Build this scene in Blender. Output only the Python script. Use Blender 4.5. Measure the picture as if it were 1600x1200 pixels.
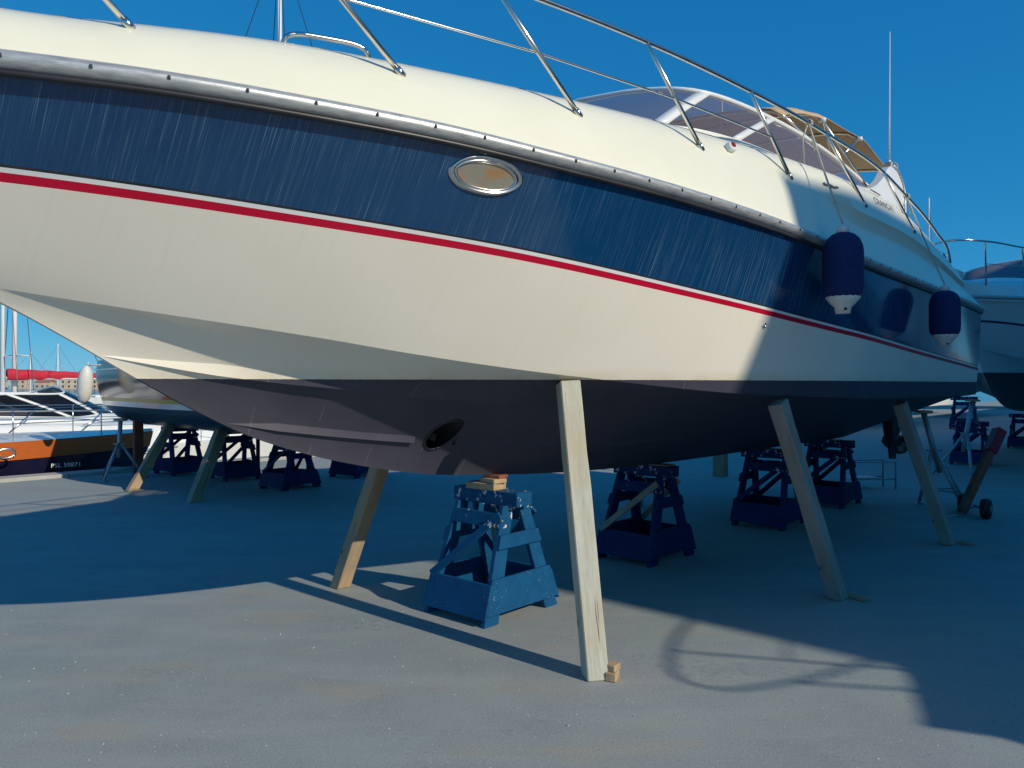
import bpy, bmesh, math, random
import numpy as np
from mathutils import Vector, Matrix, Quaternion

for _o in list(bpy.data.objects):
    bpy.data.objects.remove(_o, do_unlink=True)
scn = bpy.context.scene
COL = scn.collection
R = math.radians
random.seed(7)

# ------------------------------------------------------------------ camera, sky, sun
cam_d = bpy.data.cameras.new('camera'); cam = bpy.data.objects.new('camera', cam_d)
COL.objects.link(cam); scn.camera = cam
cam.location = (0, 0, 1.55); cam.rotation_euler = (R(90), 0, 0)
cam_d.lens = 27.0; cam_d.sensor_width = 36.0; cam_d.clip_start = 0.05; cam_d.clip_end = 5000

# yard axes: AX runs bow to stern along the yacht, NX across it towards the open yard
AX = Vector((.6712, .7413, 0)); NX = Vector((.7413, -.6712, 0)); ORG = Vector((-.15, 5.25, 0))
def yard(s, lat, z=0.0):
    return ORG + AX*s + NX*lat + Vector((0, 0, z))

SUN_EL = 28.0
sun_h = (NX*math.cos(R(3.5)) + AX*math.sin(R(3.5))).normalized()
to_sun = (sun_h*math.cos(R(SUN_EL)) + Vector((0, 0, math.sin(R(SUN_EL))))).normalized()
wd = bpy.data.worlds.new('World'); scn.world = wd; wd.use_nodes = True
nt = wd.node_tree; nt.nodes.clear()
sky = nt.nodes.new('ShaderNodeTexSky'); sky.sky_type = 'NISHITA'; sky.sun_disc = False
sky.sun_elevation = R(SUN_EL); sky.sun_rotation = math.atan2(sun_h.x, sun_h.y)
sky.altitude = 0; sky.air_density = .7; sky.dust_density = 0.0; sky.ozone_density = 6.0
sepc = nt.nodes.new('ShaderNodeSeparateColor'); comb = nt.nodes.new('ShaderNodeCombineColor')
nt.links.new(sky.outputs[0], sepc.inputs[0])
for ch, (gain, power) in enumerate(((.139, 1.2), (1.04, .53), (2.10, .35))):   # deep Mediterranean blue, paler at the horizon
    pw = nt.nodes.new('ShaderNodeMath'); pw.operation = 'POWER'; pw.inputs[1].default_value = power
    ml = nt.nodes.new('ShaderNodeMath'); ml.operation = 'MULTIPLY'; ml.inputs[1].default_value = gain
    nt.links.new(sepc.outputs[ch], pw.inputs[0]); nt.links.new(pw.outputs[0], ml.inputs[0]); nt.links.new(ml.outputs[0], comb.inputs[ch])
bg = nt.nodes.new('ShaderNodeBackground'); bg.inputs[1].default_value = .15
wo = nt.nodes.new('ShaderNodeOutputWorld')
nt.links.new(comb.outputs[0], bg.inputs[0]); nt.links.new(bg.outputs[0], wo.inputs[0])
sl = bpy.data.lights.new('sun', 'SUN'); sl.energy = 3.6; sl.angle = R(.53); sl.color = (1, .92, .76)
so = bpy.data.objects.new('sun', sl); COL.objects.link(so)
so.rotation_euler = (-to_sun).to_track_quat('-Z', 'Y').to_euler(); so.location = to_sun*60
scn.render.engine = 'CYCLES'
scn.view_settings.view_transform = 'Standard'; scn.view_settings.look = 'None'
scn.view_settings.exposure = 0.0; scn.view_settings.gamma = 1.0

# ------------------------------------------------------------------ materials
MATS = {}
class NB:
    """small node builder"""
    def __init__(s, name):
        s.m = bpy.data.materials.new(name); s.m.use_nodes = True
        s.t = s.m.node_tree; s.b = s.t.nodes['Principled BSDF']; s.out = s.t.nodes['Material Output']
        MATS[name] = s.m
    def n(s, typ, **kw):
        nd = s.t.nodes.new(typ)
        for k, v in kw.items():
            setattr(nd, k, v)
        return nd
    def l(s, a, b): s.t.links.new(a, b)
    def coord(s, scale=(1, 1, 1), kind='Object'):
        c = s.n('ShaderNodeTexCoord'); mp = s.n('ShaderNodeMapping'); mp.inputs['Scale'].default_value = scale
        s.l(c.outputs[kind], mp.inputs[0]); return mp.outputs[0]
    def noise(s, vec, scale, detail=4, rough=.55):
        nd = s.n('ShaderNodeTexNoise'); nd.inputs['Scale'].default_value = scale
        nd.inputs['Detail'].default_value = detail; nd.inputs['Roughness'].default_value = rough
        s.l(vec, nd.inputs['Vector']); return nd.outputs['Fac']
    def ramp(s, fac, a, b, ca=(0, 0, 0, 1), cb=(1, 1, 1, 1)):
        r = s.n('ShaderNodeValToRGB'); e = r.color_ramp.elements
        e[0].position = a; e[1].position = b; e[0].color = ca; e[1].color = cb
        s.l(fac, r.inputs[0]); return r.outputs[0]
    def mix(s, fac, a, b, mode='MIX'):
        m = s.n('ShaderNodeMix', data_type='RGBA', blend_type=mode)
        for sock, v in ((m.inputs[0], fac), (m.inputs[6], a), (m.inputs[7], b)):
            if hasattr(v, 'is_linked'): s.l(v, sock)
            elif isinstance(v, (int, float)): sock.default_value = v
            else: sock.default_value = (*v, 1) if len(v) == 3 else v
        return m.outputs[2]
    def bump(s, h, st=.3, dist=.01):
        b = s.n('ShaderNodeBump'); b.inputs['Strength'].default_value = st; b.inputs['Distance'].default_value = dist
        s.l(h, b.inputs['Height']); s.l(b.outputs[0], s.b.inputs['Normal'])
    def math(s, op, a, b=None):
        m = s.n('ShaderNodeMath', operation=op)
        for i, v in enumerate((a, b)):
            if v is None: continue
            if hasattr(v, 'is_linked'): s.l(v, m.inputs[i])
            else: m.inputs[i].default_value = v
        return m.outputs[0]
    def set(s, col=None, rough=None, metal=None, coat=None, spec=None):
        if col is not None:
            if hasattr(col, 'is_linked'): s.l(col, s.b.inputs['Base Color'])
            else: s.b.inputs['Base Color'].default_value = (*col, 1)
        if rough is not None:
            if hasattr(rough, 'is_linked'): s.l(rough, s.b.inputs['Roughness'])
            else: s.b.inputs['Roughness'].default_value = rough
        if metal is not None: s.b.inputs['Metallic'].default_value = metal
        if coat is not None: s.b.inputs['Coat Weight'].default_value = coat
        if spec is not None: s.b.inputs['Specular IOR Level'].default_value = spec
        return s.m

def mottled(name, ca, cb, scale=6, rough=.5, metal=0, bump=0, coat=None, sc3=(1, 1, 1), a=.35, b=.65, spec=None):
    k = NB(name); v = k.coord(sc3); f = k.noise(v, scale, 6)
    k.set(k.mix(k.ramp(f, a, b), ca, cb), rough, metal, coat, spec)
    if bump: k.bump(k.noise(v, scale*6, 4), bump)
    return k.m

mottled('deck_gelcoat', (.82, .78, .615), (.85, .81, .645), 3, .28, coat=.2)
mottled('white_gelcoat', (.76, .76, .73), (.80, .80, .77), 3, .28, coat=.2)
mottled('white_paint', (.74, .74, .72), (.8, .8, .78), 8, .4)
mottled('stainless', (.62, .60, .57), (.74, .72, .68), 9, .22, 1.0)
mottled('dull_rail_metal', (.42, .42, .42), (.62, .61, .58), 14, .36, .55, .10, sc3=(1, 1, 6))
mottled('galvanised', (.30, .33, .36), (.42, .45, .47), 20, .5, .6)
mottled('red_line', (.50, .002, .028), (.55, .003, .035), 5, .4, spec=.3)
mottled('dark_line', (.015, .015, .02), (.03, .03, .035), 5, .4)
mottled('navy_line', (.01, .015, .06), (.012, .02, .075), 5, .3)
mottled('tan_canvas', (.50, .34, .19), (.58, .40, .23), 22, .85, bump=.15)
mottled('grey_canvas', (.16, .15, .19), (.20, .19, .23), 12, .85, bump=.15)
mottled('dark_canvas', (.03, .03, .05), (.05, .05, .075), 12, .8, bump=.15)
mottled('red_canvas', (.48, .012, .03), (.58, .02, .045), 9, .8, bump=.2)
mottled('navy_fabric', (.006, .016, .085), (.01, .024, .12), 60, .9, bump=.25)
mottled('fender_vinyl', (.66, .64, .58), (.74, .72, .66), 20, .45)
mottled('rope', (.42, .38, .32), (.58, .54, .46), 90, .9, bump=.4)
mottled('black_rubber', (.008, .008, .01), (.018, .018, .02), 30, .6)
mottled('bronze', (.09, .08, .075), (.16, .14, .12), 25, .4, .7)
mottled('red_paint', (.30, .012, .03), (.38, .02, .05), 20, .45)
mottled('orange_paint', (.62, .09, .015), (.70, .12, .02), 12, .4)
mottled('teak_band', (.45, .10, .018), (.56, .14, .025), 18, .4, sc3=(1, 1, 14))
mottled('navy_hull', (.008, .008, .03), (.014, .013, .045), 4, .2, coat=.3)
mottled('hull_interior', (.006, .006, .007), (.012, .012, .013), 8, .8)
mottled('shed_wall', (.42, .43, .42), (.5, .5, .48), 2, .6, bump=.1)
mottled('shed_roof', (.25, .12, .09), (.32, .16, .12), 3, .7)
mottled('far_wall', (.55, .42, .30), (.66, .54, .42), .3, .8)
mottled('far_roof', (.36, .15, .08), (.42, .20, .11), .5, .8)
mottled('red_lens', (.25, .02, .012), (.3, .03, .015), 10, .2)
mottled('print_grey', (.15, .15, .17), (.19, .19, .21), 10, .5)
mottled('bare_timber', (.36, .24, .13), (.50, .35, .20), 14, .8, bump=.3, sc3=(1, 1, 1))
mottled('red_timber', (.22, .06, .04), (.32, .10, .06), 14, .8, bump=.3)
mottled('stone_coping', (.36, .35, .31), (.44, .42, .38), 4, .85, bump=.3)
mottled('pebble', (.20, .20, .20), (.66, .65, .62), 40, .8, a=.45, b=.55)

def hull_material():
    k = NB('hull_paint'); c = k.n('ShaderNodeTexCoord'); sp = k.n('ShaderNodeSeparateXYZ'); k.l(c.outputs['Object'], sp.inputs[0])
    nz = k.noise(c.outputs['Object'], 40, 3)
    zz = k.math('ADD', sp.outputs['Z'], k.math('MULTIPLY', k.math('SUBTRACT', nz, .5), .004))
    wl = k.math('GREATER_THAN', zz, 1.574)
    # antifouling: dull violet grey, rolled, with faint vertical drips
    v1 = k.coord((1, 1, 1)); f1 = k.noise(v1, 3.2, 7, .65); f2 = k.noise(k.coord((2.5, 2.5, .35)), 14, 4)
    anti = k.mix(k.ramp(f1, .3, .7), (.044, .042, .062), (.062, .058, .080))
    anti = k.mix(k.math('MULTIPLY', k.ramp(f2, .62, .75), .12), anti, (.09, .085, .095))
    # slipway strap marks: a few thin chalky vertical lines
    pp = k.math('PINGPONG', k.math('ADD', sp.outputs['X'], k.math('MULTIPLY', k.noise(v1, 2.0, 2), .10)), .185)
    ln = k.math('LESS_THAN', pp, .0022)
    brk = k.ramp(k.noise(v1, 9, 3), .48, .6)
    anti = k.mix(k.math('MULTIPLY', k.math('MULTIPLY', ln, brk), .35), anti, (.26, .25, .25))
    gel = k.mix(k.ramp(k.noise(v1, 1.6, 5), .35, .7), (.85, .775, .645), (.88, .81, .69))
    dirt = k.math('MULTIPLY', k.ramp(k.noise(k.coord((14, 0, .8)), 2.2, 5), .55, .8), .12)
    gel = k.mix(dirt, gel, (.52, .46, .36))
    # yellow scum just above the waterline
    band = k.ramp(zz, 1.576, 1.63, (1, 1, 1, 1), (0, 0, 0, 1))
    mr = k.n('ShaderNodeMapRange'); k.l(zz, mr.inputs[0]); mr.inputs[1].default_value = 1.575; mr.inputs[2].default_value = 1.64
    mr.inputs[3].default_value = .5; mr.inputs[4].default_value = 0
    gel = k.mix(k.math('MULTIPLY', mr.outputs[0], k.ramp(f1, .35, .6)), gel, (.62, .50, .28))
    k.set(k.mix(wl, anti, gel))
    rr = k.n('ShaderNodeMapRange'); k.l(wl, rr.inputs[0]); rr.inputs[3].default_value = .62; rr.inputs[4].default_value = .33
    k.l(rr.outputs[0], k.b.inputs['Roughness'])
    k.bump(k.noise(v1, 55, 4), .05, .004)
hull_material()

def navy_material():
    k = NB('navy_gelcoat')
    a = k.noise(k.coord((26, 0, .55)), 3.0, 6, .7); b = k.noise(k.coord((70, 0, .7)), 3.0, 3, .6)
    big = k.ramp(k.noise(k.coord((.9, 0, 1.6)), 1.3, 3), .30, .52)
    st = k.math('MULTIPLY', k.math('ADD', k.math('MULTIPLY', k.ramp(a, .50, .74), .45), k.math('MULTIPLY', k.ramp(b, .585, .66), .8)), big)
    # navy tone varies at random along the band
    col = k.mix(k.ramp(k.noise(k.coord((.5, 0, .8)), 1.4, 4), .3, .7), (.003, .034, .105), (.005, .054, .145))
    col = k.mix(k.math('MULTIPLY', st, .8), col, (.12, .20, .29))
    k.set(col)
    mr = k.n('ShaderNodeMapRange'); k.l(st, mr.inputs[0]); mr.inputs[3].default_value = .10; mr.inputs[4].default_value = .40
    k.l(mr.outputs[0], k.b.inputs['Roughness'])
    k.b.inputs['Coat Weight'].default_value = .25; k.b.inputs['Coat Roughness'].default_value = .06
    k.bump(k.noise(k.coord((1, 1, 1)), 3.0, 2), .05, .02)
navy_material()

def wood_material(name, ca, cb, cc):
    k = NB(name); v = k.coord((9, 9, .8)); g = k.noise(v, 5, 8, .7); f = k.noise(k.coord((1, 1, .7)), 4, 5)
    c = k.mix(k.ramp(g, .32, .68), ca, cb); c = k.mix(k.ramp(f, .42, .66), c, cc)
    crack = k.ramp(k.noise(k.coord((13, 13, .45)), 3.3, 3), .66, .70)
    kn = k.n('ShaderNodeTexVoronoi'); kn.inputs['Scale'].default_value = 5; k.l(k.coord((1, 1, .8)), kn.inputs['Vector'])
    knot = k.ramp(kn.outputs['Distance'], .06, .10, (1, 1, 1, 1), (0, 0, 0, 1))
    c = k.mix(k.math('MULTIPLY', crack, .8), c, (.05, .04, .03)); c = k.mix(k.math('MULTIPLY', knot, .75), c, (.07, .05, .035))
    k.set(c, .85); k.bump(k.math('SUBTRACT', g, k.math('MULTIPLY', crack, 1.5)), .55, .006)
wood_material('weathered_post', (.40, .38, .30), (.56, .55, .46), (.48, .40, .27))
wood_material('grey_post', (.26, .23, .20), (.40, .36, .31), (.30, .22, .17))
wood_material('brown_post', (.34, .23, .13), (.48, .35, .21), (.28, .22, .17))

def blue_paint(name, ca, cb):
    k = NB(name); v = k.coord((1, 1, 1)); f = k.noise(v, 7, 8, .7)
    c = k.mix(k.ramp(f, .3, .7), ca, cb)
    chip = k.ramp(k.noise(v, 26, 6, .7), .66, .69); c = k.mix(k.math('MULTIPLY', chip, .8), c, (.30, .30, .26))
    vo = k.n('ShaderNodeTexVoronoi'); vo.inputs['Scale'].default_value = 38; k.l(v, vo.inputs['Vector'])
    sp = k.math('MULTIPLY', k.ramp(vo.outputs['Distance'], .10, .14, (1, 1, 1, 1), (0, 0, 0, 1)), k.ramp(k.noise(v, 5, 2), .55, .65))
    c = k.mix(k.math('MULTIPLY', sp, .7), c, (.40, .44, .46))
    sp2 = k.n('ShaderNodeSeparateXYZ'); k.l(v, sp2.inputs[0])
    top = k.math('MULTIPLY', k.math('GREATER_THAN', sp2.outputs[2], .60), k.ramp(k.noise(k.coord((1, 1, .6)), 15, 3, .7), .60, .63))
    c = k.mix(top, c, (.62, .62, .56))
    k.set(c, .6, spec=.22); k.bump(f, .3, .006)
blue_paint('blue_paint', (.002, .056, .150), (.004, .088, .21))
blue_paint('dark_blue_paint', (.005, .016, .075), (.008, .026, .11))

def glass_material(name, tint, mixg=.12, haze=.0, hazecol=(.3, .28, .33)):
    k = NB(name); tr = k.n('ShaderNodeBsdfTransparent'); tr.inputs[0].default_value = (*tint, 1)
    gl = k.n('ShaderNodeBsdfGlossy'); gl.inputs['Roughness'].default_value = .03
    fr = k.n('ShaderNodeFresnel'); fr.inputs[0].default_value = 1.45
    m = k.n('ShaderNodeMixShader'); k.l(fr.outputs[0], m.inputs[0]); k.l(tr.outputs[0], m.inputs[1]); k.l(gl.outputs[0], m.inputs[2])
    df = k.n('ShaderNodeBsdfDiffuse'); df.inputs[0].default_value = (*hazecol, 1)
    m2 = k.n('ShaderNodeMixShader'); m2.inputs[0].default_value = haze
    k.l(m.outputs[0], m2.inputs[1]); k.l(df.outputs[0], m2.inputs[2]); k.l(m2.outputs[0], k.out.inputs[0])
glass_material('tinted_glass', (.50, .42, .44), haze=.22, hazecol=(.34, .29, .32))
glass_material('dark_glass', (.06, .06, .08), haze=.2, hazecol=(.04, .04, .05))

def ground_material():
    k = NB('concrete_ground'); v = k.coord((1, 1, 1))
    big = k.noise(v, .35, 5, .6); mid = k.noise(v, 2.2, 7, .65); fine = k.noise(v, 60, 5, .7); grain = k.noise(v, 260, 3, .7)
    c = k.mix(k.ramp(big, .35, .65), (.305, .372, .325), (.345, .345, .345))
    c = k.mix(k.math('MULTIPLY', k.ramp(mid, .35, .7), .55), c, (.235, .252, .256))
    # drawn-out tyre and drag smears across the slab
    sm = k.noise(k.coord((.5, 2.6, 1)), 1.5, 6, .6)
    c = k.mix(k.math('MULTIPLY', k.ramp(sm, .50, .68), .5), c, (.40, .415, .38))
    tan = k.math('MULTIPLY', k.ramp(k.noise(k.coord((.8, 2.4, 1)), 1.0, 6, .65), .53, .68), .6)
    c = k.mix(tan, c, (.42, .345, .25))
    drk = k.math('MULTIPLY', k.ramp(k.noise(k.coord((.8, 1.7, 1)), .8, 5, .6), .54, .68), k.ramp(k.noise(v, 22, 5, .7), .52, .62))
    c = k.mix(k.math('MULTIPLY', drk, .55), c, (.09, .095, .10))
    c = k.mix(k.math('MULTIPLY', k.ramp(fine, .45, .72), .4), c, (.42, .42, .39))
    c = k.mix(k.math('MULTIPLY', k.ramp(grain, .48, .66), .45), c, (.12, .13, .135))
    g2 = k.noise(v, 95, 3, .75); c = k.mix(k.math('MULTIPLY', k.ramp(g2, .50, .66), .38), c, (.15, .16, .17)); c = k.mix(k.math('MULTIPLY', k.ramp(g2, .34, .50, (1, 1, 1, 1), (0, 0, 0, 1)), .30), c, (.45, .46, .44))
    vo = k.n('ShaderNodeTexVoronoi'); vo.inputs['Scale'].default_value = 28; k.l(v, vo.inputs['Vector'])
    dots = k.math('MULTIPLY', k.ramp(vo.outputs['Distance'], .07, .13, (1, 1, 1, 1), (0, 0, 0, 1)), k.ramp(mid, .46, .62))
    c = k.mix(k.math('MULTIPLY', dots, .8), c, (.62, .60, .55))
    vo2 = k.n('ShaderNodeTexVoronoi'); vo2.inputs['Scale'].default_value = 17; k.l(v, vo2.inputs['Vector'])
    d2 = k.math('MULTIPLY', k.ramp(vo2.outputs['Distance'], .06, .12, (1, 1, 1, 1), (0, 0, 0, 1)), k.ramp(k.noise(v, 1.3, 4), .52, .64))
    c = k.mix(k.math('MULTIPLY', d2, .75), c, (.05, .05, .055))
    k.set(c, .85)
    h = k.math('ADD', k.math('MULTIPLY', fine, .6), k.math('MULTIPLY', grain, .5))
    k.bump(h, .5, .006)
ground_material()
def water_material():
    k = NB('harbour_water'); k.set((.01, .035, .05), .08); k.bump(k.noise(k.coord((1, 1, 1)), 1.4, 5), .5, .2)
water_material()

# ------------------------------------------------------------------ geometry helpers
def mesh_obj(name, verts, faces, mat, parent=None, smooth=False, loc=None):
    me = bpy.data.meshes.new(name); me.from_pydata([tuple(v) for v in verts], [], faces); me.update()
    if isinstance(mat, str): mat = MATS[mat]
    if mat: me.materials.append(mat)
    bm = bmesh.new(); bm.from_mesh(me); bmesh.ops.recalc_face_normals(bm, faces=bm.faces); bm.to_mesh(me); bm.free()
    if smooth:
        for p in me.polygons: p.use_smooth = True
    o = bpy.data.objects.new(name, me); COL.objects.link(o)
    if parent: o.parent = parent
    if loc is not None: o.location = loc
    return o
def tag(o, label=None, cat=None, group=None, kind=None):
    if label: o['label'] = label
    if cat: o['category'] = cat
    if group: o['group'] = group
    if kind: o['kind'] = kind
    return o
def thing(name, label, cat, loc=(0, 0, 0), rotz=0, group=None, scale=1):
    o = bpy.data.objects.new(name, None); COL.objects.link(o); o.empty_display_size = .2
    o.location = loc; o.rotation_euler = (0, 0, rotz); o.scale = (scale,)*3
    return tag(o, label, cat, group)
def copy_tree(o, parent=None):
    c = o.copy(); COL.objects.link(c); c.parent = parent
    for ch in list(o.children): copy_tree(ch, c)
    return c
class MB:
    def __init__(s): s.v = []; s.f = []
    def add(s, vs, fs):
        n = len(s.v); s.v += [tuple(v) for v in vs]; s.f += [tuple(i+n for i in f) for f in fs]; return s
    def hexa(s, p):  # 8 points: bottom loop 4, top loop 4
        return s.add(p, [(0, 3, 2, 1), (4, 5, 6, 7), (0, 1, 5, 4), (1, 2, 6, 5), (2, 3, 7, 6), (3, 0, 4, 7)])
    def box(s, c, d):
        x, y, z = c; a, b, e = d[0]/2, d[1]/2, d[2]/2
        return s.hexa([(x-a, y-b, z-e), (x+a, y-b, z-e), (x+a, y+b, z-e), (x-a, y+b, z-e), (x-a, y-b, z+e), (x+a, y-b, z+e), (x+a, y+b, z+e), (x-a, y+b, z+e)])
    def beam(s, p, q, w, t, up=(0, 0, 1)):
        """board from p to q, width w along side, thickness t along 'up' axis"""
        p = Vector(p); q = Vector(q); d = (q-p).normalized(); u = Vector(up); u = (u-d*u.dot(d)).normalized(); sd = d.cross(u)
        a = sd*w/2; b = u*t/2
        return s.hexa([p-a-b, p+a-b, p+a+b, p-a+b, q-a-b, q+a-b, q+a+b, q-a+b])
    def tube(s, pts, r, seg=8, closed=False, cap=True):
        pts = [Vector(p) for p in pts]; n = len(pts); rs = r if isinstance(r, (list, tuple)) else [r]*n
        t0 = (pts[1]-pts[0]).normalized(); nrm = t0.orthogonal().normalized(); rings = []
        pt = t0; vs = []
        for i in range(n):
            if i == 0: t = t0
            elif i == n-1: t = (pts[i]-pts[i-1]).normalized()
            else: t = ((pts[i+1]-pts[i]).normalized()+(pts[i]-pts[i-1]).normalized()).normalized()
            q = pt.rotation_difference(t); nrm = (q @ nrm); nrm = (nrm-t*nrm.dot(t)).normalized(); pt = t; bn = t.cross(nrm)
            for k in range(seg):
                a = 2*math.pi*k/seg; vs.append(pts[i]+(nrm*math.cos(a)+bn*math.sin(a))*rs[i])
        fs = []
        for i in range(n-1):
            for k in range(seg):
                k2 = (k+1) % seg; fs.append((i*seg+k, i*seg+k2, (i+1)*seg+k2, (i+1)*seg+k))
        if cap: fs += [tuple(range(seg-1, -1, -1)), tuple(range((n-1)*seg, n*seg))]
        return s.add(vs, fs)
    def lathe(s, prof, seg=20, axis=None, org=(0, 0, 0)):
        """prof: list of (r, h) along axis (default z)"""
        ax = Vector(axis).normalized() if axis else Vector((0, 0, 1)); u = ax.orthogonal().normalized(); w = ax.cross(u); org = Vector(org); vs = []; fs = []
        for r, h in prof:
            for k in range(seg):
                a = 2*math.pi*k/seg; vs.append(org+ax*h+(u*math.cos(a)+w*math.sin(a))*max(r, 1e-4))
        m = len(prof)
        for i in range(m-1):
            for k in range(seg):
                k2 = (k+1) % seg; fs.append((i*seg+k, i*seg+k2, (i+1)*seg+k2, (i+1)*seg+k))
        fs += [tuple(range(seg-1, -1, -1)), tuple(range((m-1)*seg, m*seg))]
        return s.add(vs, fs)
    def prism(s, poly, off):
        """planar polygon (list of points) extruded by vector off"""
        n = len(poly); off = Vector(off); vs = [Vector(p) for p in poly]; vs += [p+off for p in vs]
        return s.add(vs, [tuple(range(n-1, -1, -1)), tuple(range(n, 2*n))] + [(i, (i+1) % n, n+(i+1) % n, n+i) for i in range(n)])
    def grid(s, rows, closed=False):
        m = len(rows); n = len(rows[0]); vs = [p for r in rows for p in r]
        return s.add(vs, [(i*n+j, i*n+j+1, (i+1)*n+j+1, (i+1)*n+j) for i in range(m-1) for j in range(n-1)])
    def build(s, name, mat, parent=None, smooth=False, loc=None, bevel=0):
        o = mesh_obj(name, s.v, s.f, mat, parent, smooth, loc)
        if bevel:
            bm = bmesh.new(); bm.from_mesh(o.data)
            bmesh.ops.bevel(bm, geom=list(bm.edges), offset=bevel, segments=1, affect='EDGES', clamp_overlap=True); bm.to_mesh(o.data); bm.free()
        return o
def smooth_by_angle(o, deg=35):
    bm = bmesh.new(); bm.from_mesh(o.data)
    for f in bm.faces: f.smooth = True
    for e in bm.edges:
        if len(e.link_faces) == 2 and e.calc_face_angle(0) > R(deg): e.smooth = False
    bm.to_mesh(o.data); bm.free(); return o
def text_mesh(name, body, size, mat, parent, matrix, depth=.002, spacing=1.0):
    cu = bpy.data.curves.new(name, 'FONT'); cu.body = body; cu.size = size; cu.extrude = depth; cu.align_x = 'CENTER'; cu.align_y = 'CENTER'; cu.space_character = spacing
    t = bpy.data.objects.new(name+'_curve', cu); COL.objects.link(t); bpy.context.view_layer.update()
    me = bpy.data.meshes.new_from_object(t.evaluated_get(bpy.context.evaluated_depsgraph_get()))
    bpy.data.objects.remove(t, do_unlink=True)
    me.materials.clear(); me.materials.append(MATS[mat])
    o = bpy.data.objects.new(name, me); COL.objects.link(o); o.parent = parent; o.matrix_local = matrix
    return o
def hermite(xs, ys):
    xs = np.array(xs, float); ys = np.array(ys, float); d = np.diff(ys)/np.diff(xs); m = np.zeros_like(ys)
    m[0] = d[0]; m[-1] = d[-1]
    for i in range(1, len(xs)-1):
        h0 = xs[i]-xs[i-1]; h1 = xs[i+1]-xs[i]; m[i] = (d[i-1]*h1+d[i]*h0)/(h0+h1)
    def f(x):
        if x <= xs[0]: return float(ys[0]+m[0]*(x-xs[0]))
        if x >= xs[-1]: return float(ys[-1]+m[-1]*(x-xs[-1]))
        i = int(np.searchsorted(xs, x)-1); h = xs[i+1]-xs[i]; t = (x-xs[i])/h
        return float((2*t**3-3*t*t+1)*ys[i]+(t**3-2*t*t+t)*h*m[i]+(-2*t**3+3*t*t)*ys[i+1]+(t**3-t*t)*h*m[i+1])
    return f
def sstep(a, b, x):
    t = min(1, max(0, (x-a)/(b-a))); return t*t*(3-2*t)
def lerp(a, b, t): return a+(b-a)*t

# ------------------------------------------------------------------ the setting
QL = -10.8   # quay edge, metres across the yard
def strip(name, s0, s1, l0, l1, z, mat, label=None, thick=0):
    pts = [yard(s0, l0, z), yard(s1, l0, z), yard(s1, l1, z), yard(s0, l1, z)]
    o = mesh_obj(name, pts, [(0, 1, 2, 3)], mat); tag(o, label, None, None, 'structure'); return o
strip('ground', -700, 1600, QL, 1400, 0, 'concrete_ground')
strip('water', -900, 2400, -2200, QL+.3, -1.35, 'harbour_water')
qw = MB(); qw.hexa([yard(-700, QL+.01, -3), yard(1600, QL+.01, -3), yard(1600, QL+.4, -3), yard(-700, QL+.4, -3), yard(-700, QL+.01, -.01), yard(1600, QL+.01, -.01), yard(1600, QL+.4, -.01), yard(-700, QL+.4, -.01)])
qo = qw.build('quay_wall', 'stone_coping'); tag(qo, kind='structure')
cp = None
for i in range(26):
    a = -9+i*1.5
    if cp is None:
        m = MB(); m.box((0, 0, .02), (1.47, .42, .07)); cp = m.build('coping_stone', 'stone_coping', qo, bevel=.012); o = cp
    else:
        o = cp.copy(); COL.objects.link(o); o.parent = qo
    o.location = yard(a, QL+.19, .003+random.uniform(-.004, .004)); o.rotation_euler = (0, 0, math.atan2(AX.y, AX.x)+random.uniform(-.004, .004))

# ------------------------------------------------------------------ motor yacht builder
S_END = 6.8
def plan(B, s0, sb, p, tp):
    def f(s):
        if s < s0: return B*(1-min(1, (s0-s)/(s0-sb))**p)
        return B-tp*((s-s0)/(S_END-s0))**2
    return f
rubB = plan(1.80, 2.6, -4.15, 2.4, .14); choB = plan(1.62, 2.6, -3.03, 1.55, .05)
rubZ = hermite([-4.15, -3.03, -2.6, -2.1, -1.5, -1, -.5, .6, 2.1, 4, 6.8], [2.62, 2.638, 2.643, 2.634, 2.618, 2.592, 2.57, 2.52, 2.447, 2.425, 2.43])
choZ = hermite([-3.03, -2.8, -2.49, -1.96, -1.7, -1.36, -.52, -.33, .7, 2, 6.8], [1.953, 1.918, 1.873, 1.80, 1.763, 1.71, 1.606, 1.588, 1.50, 1.452, 1.425])
chiB = lambda s: choB(s)-.25*min(1, max(0, (s+3.0)/1.9))
chiZ = hermite([-3.0, -2.68, -2.39, -2.03, -1.58, -1.19, -.5, .7, 2, 6.8], [1.945, 1.892, 1.848, 1.771, 1.679, 1.59, 1.525, 1.46, 1.41, 1.385])
redZ = hermite([-3.75, -2.97, -2.49, -2.1, -1.14, .14, .8, 1.37, 3.17, 6.8], [2.322, 2.304, 2.277, 2.25, 2.183, 2.068, 2.013, 1.968, 1.868, 1.728])
stemZ = hermite([-4.45, -4.15, -3.03, -2.87, -2.64, -2.32, -2.08, -1.81, -1.44, -1.1, -.61, 0, 1.13, 1.9, 4, 6.8], [2.84, 2.62, 1.95, 1.875, 1.748, 1.559, 1.426, 1.295, 1.167, 1.081, .99, .93, .865, .845, .835, .83])
_zs = [stemZ(-4.45+i*.01) for i in range(400)]
def stemS(z):
    for i in range(399):
        if _zs[i] >= z >= _zs[i+1]: return -4.45+i*.01+.01*(_zs[i]-z)/max(1e-6, _zs[i]-_zs[i+1])
    return -4.45
def sideB(s, z):
    zc, zr = choZ(s), rubZ(s); t = max(0, min(1, (z-zc)/(zr-zc))); return choB(s)+(rubB(s)-.03-choB(s))*t**.85
def P(s, b, z): return (-s, b, z)
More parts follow.
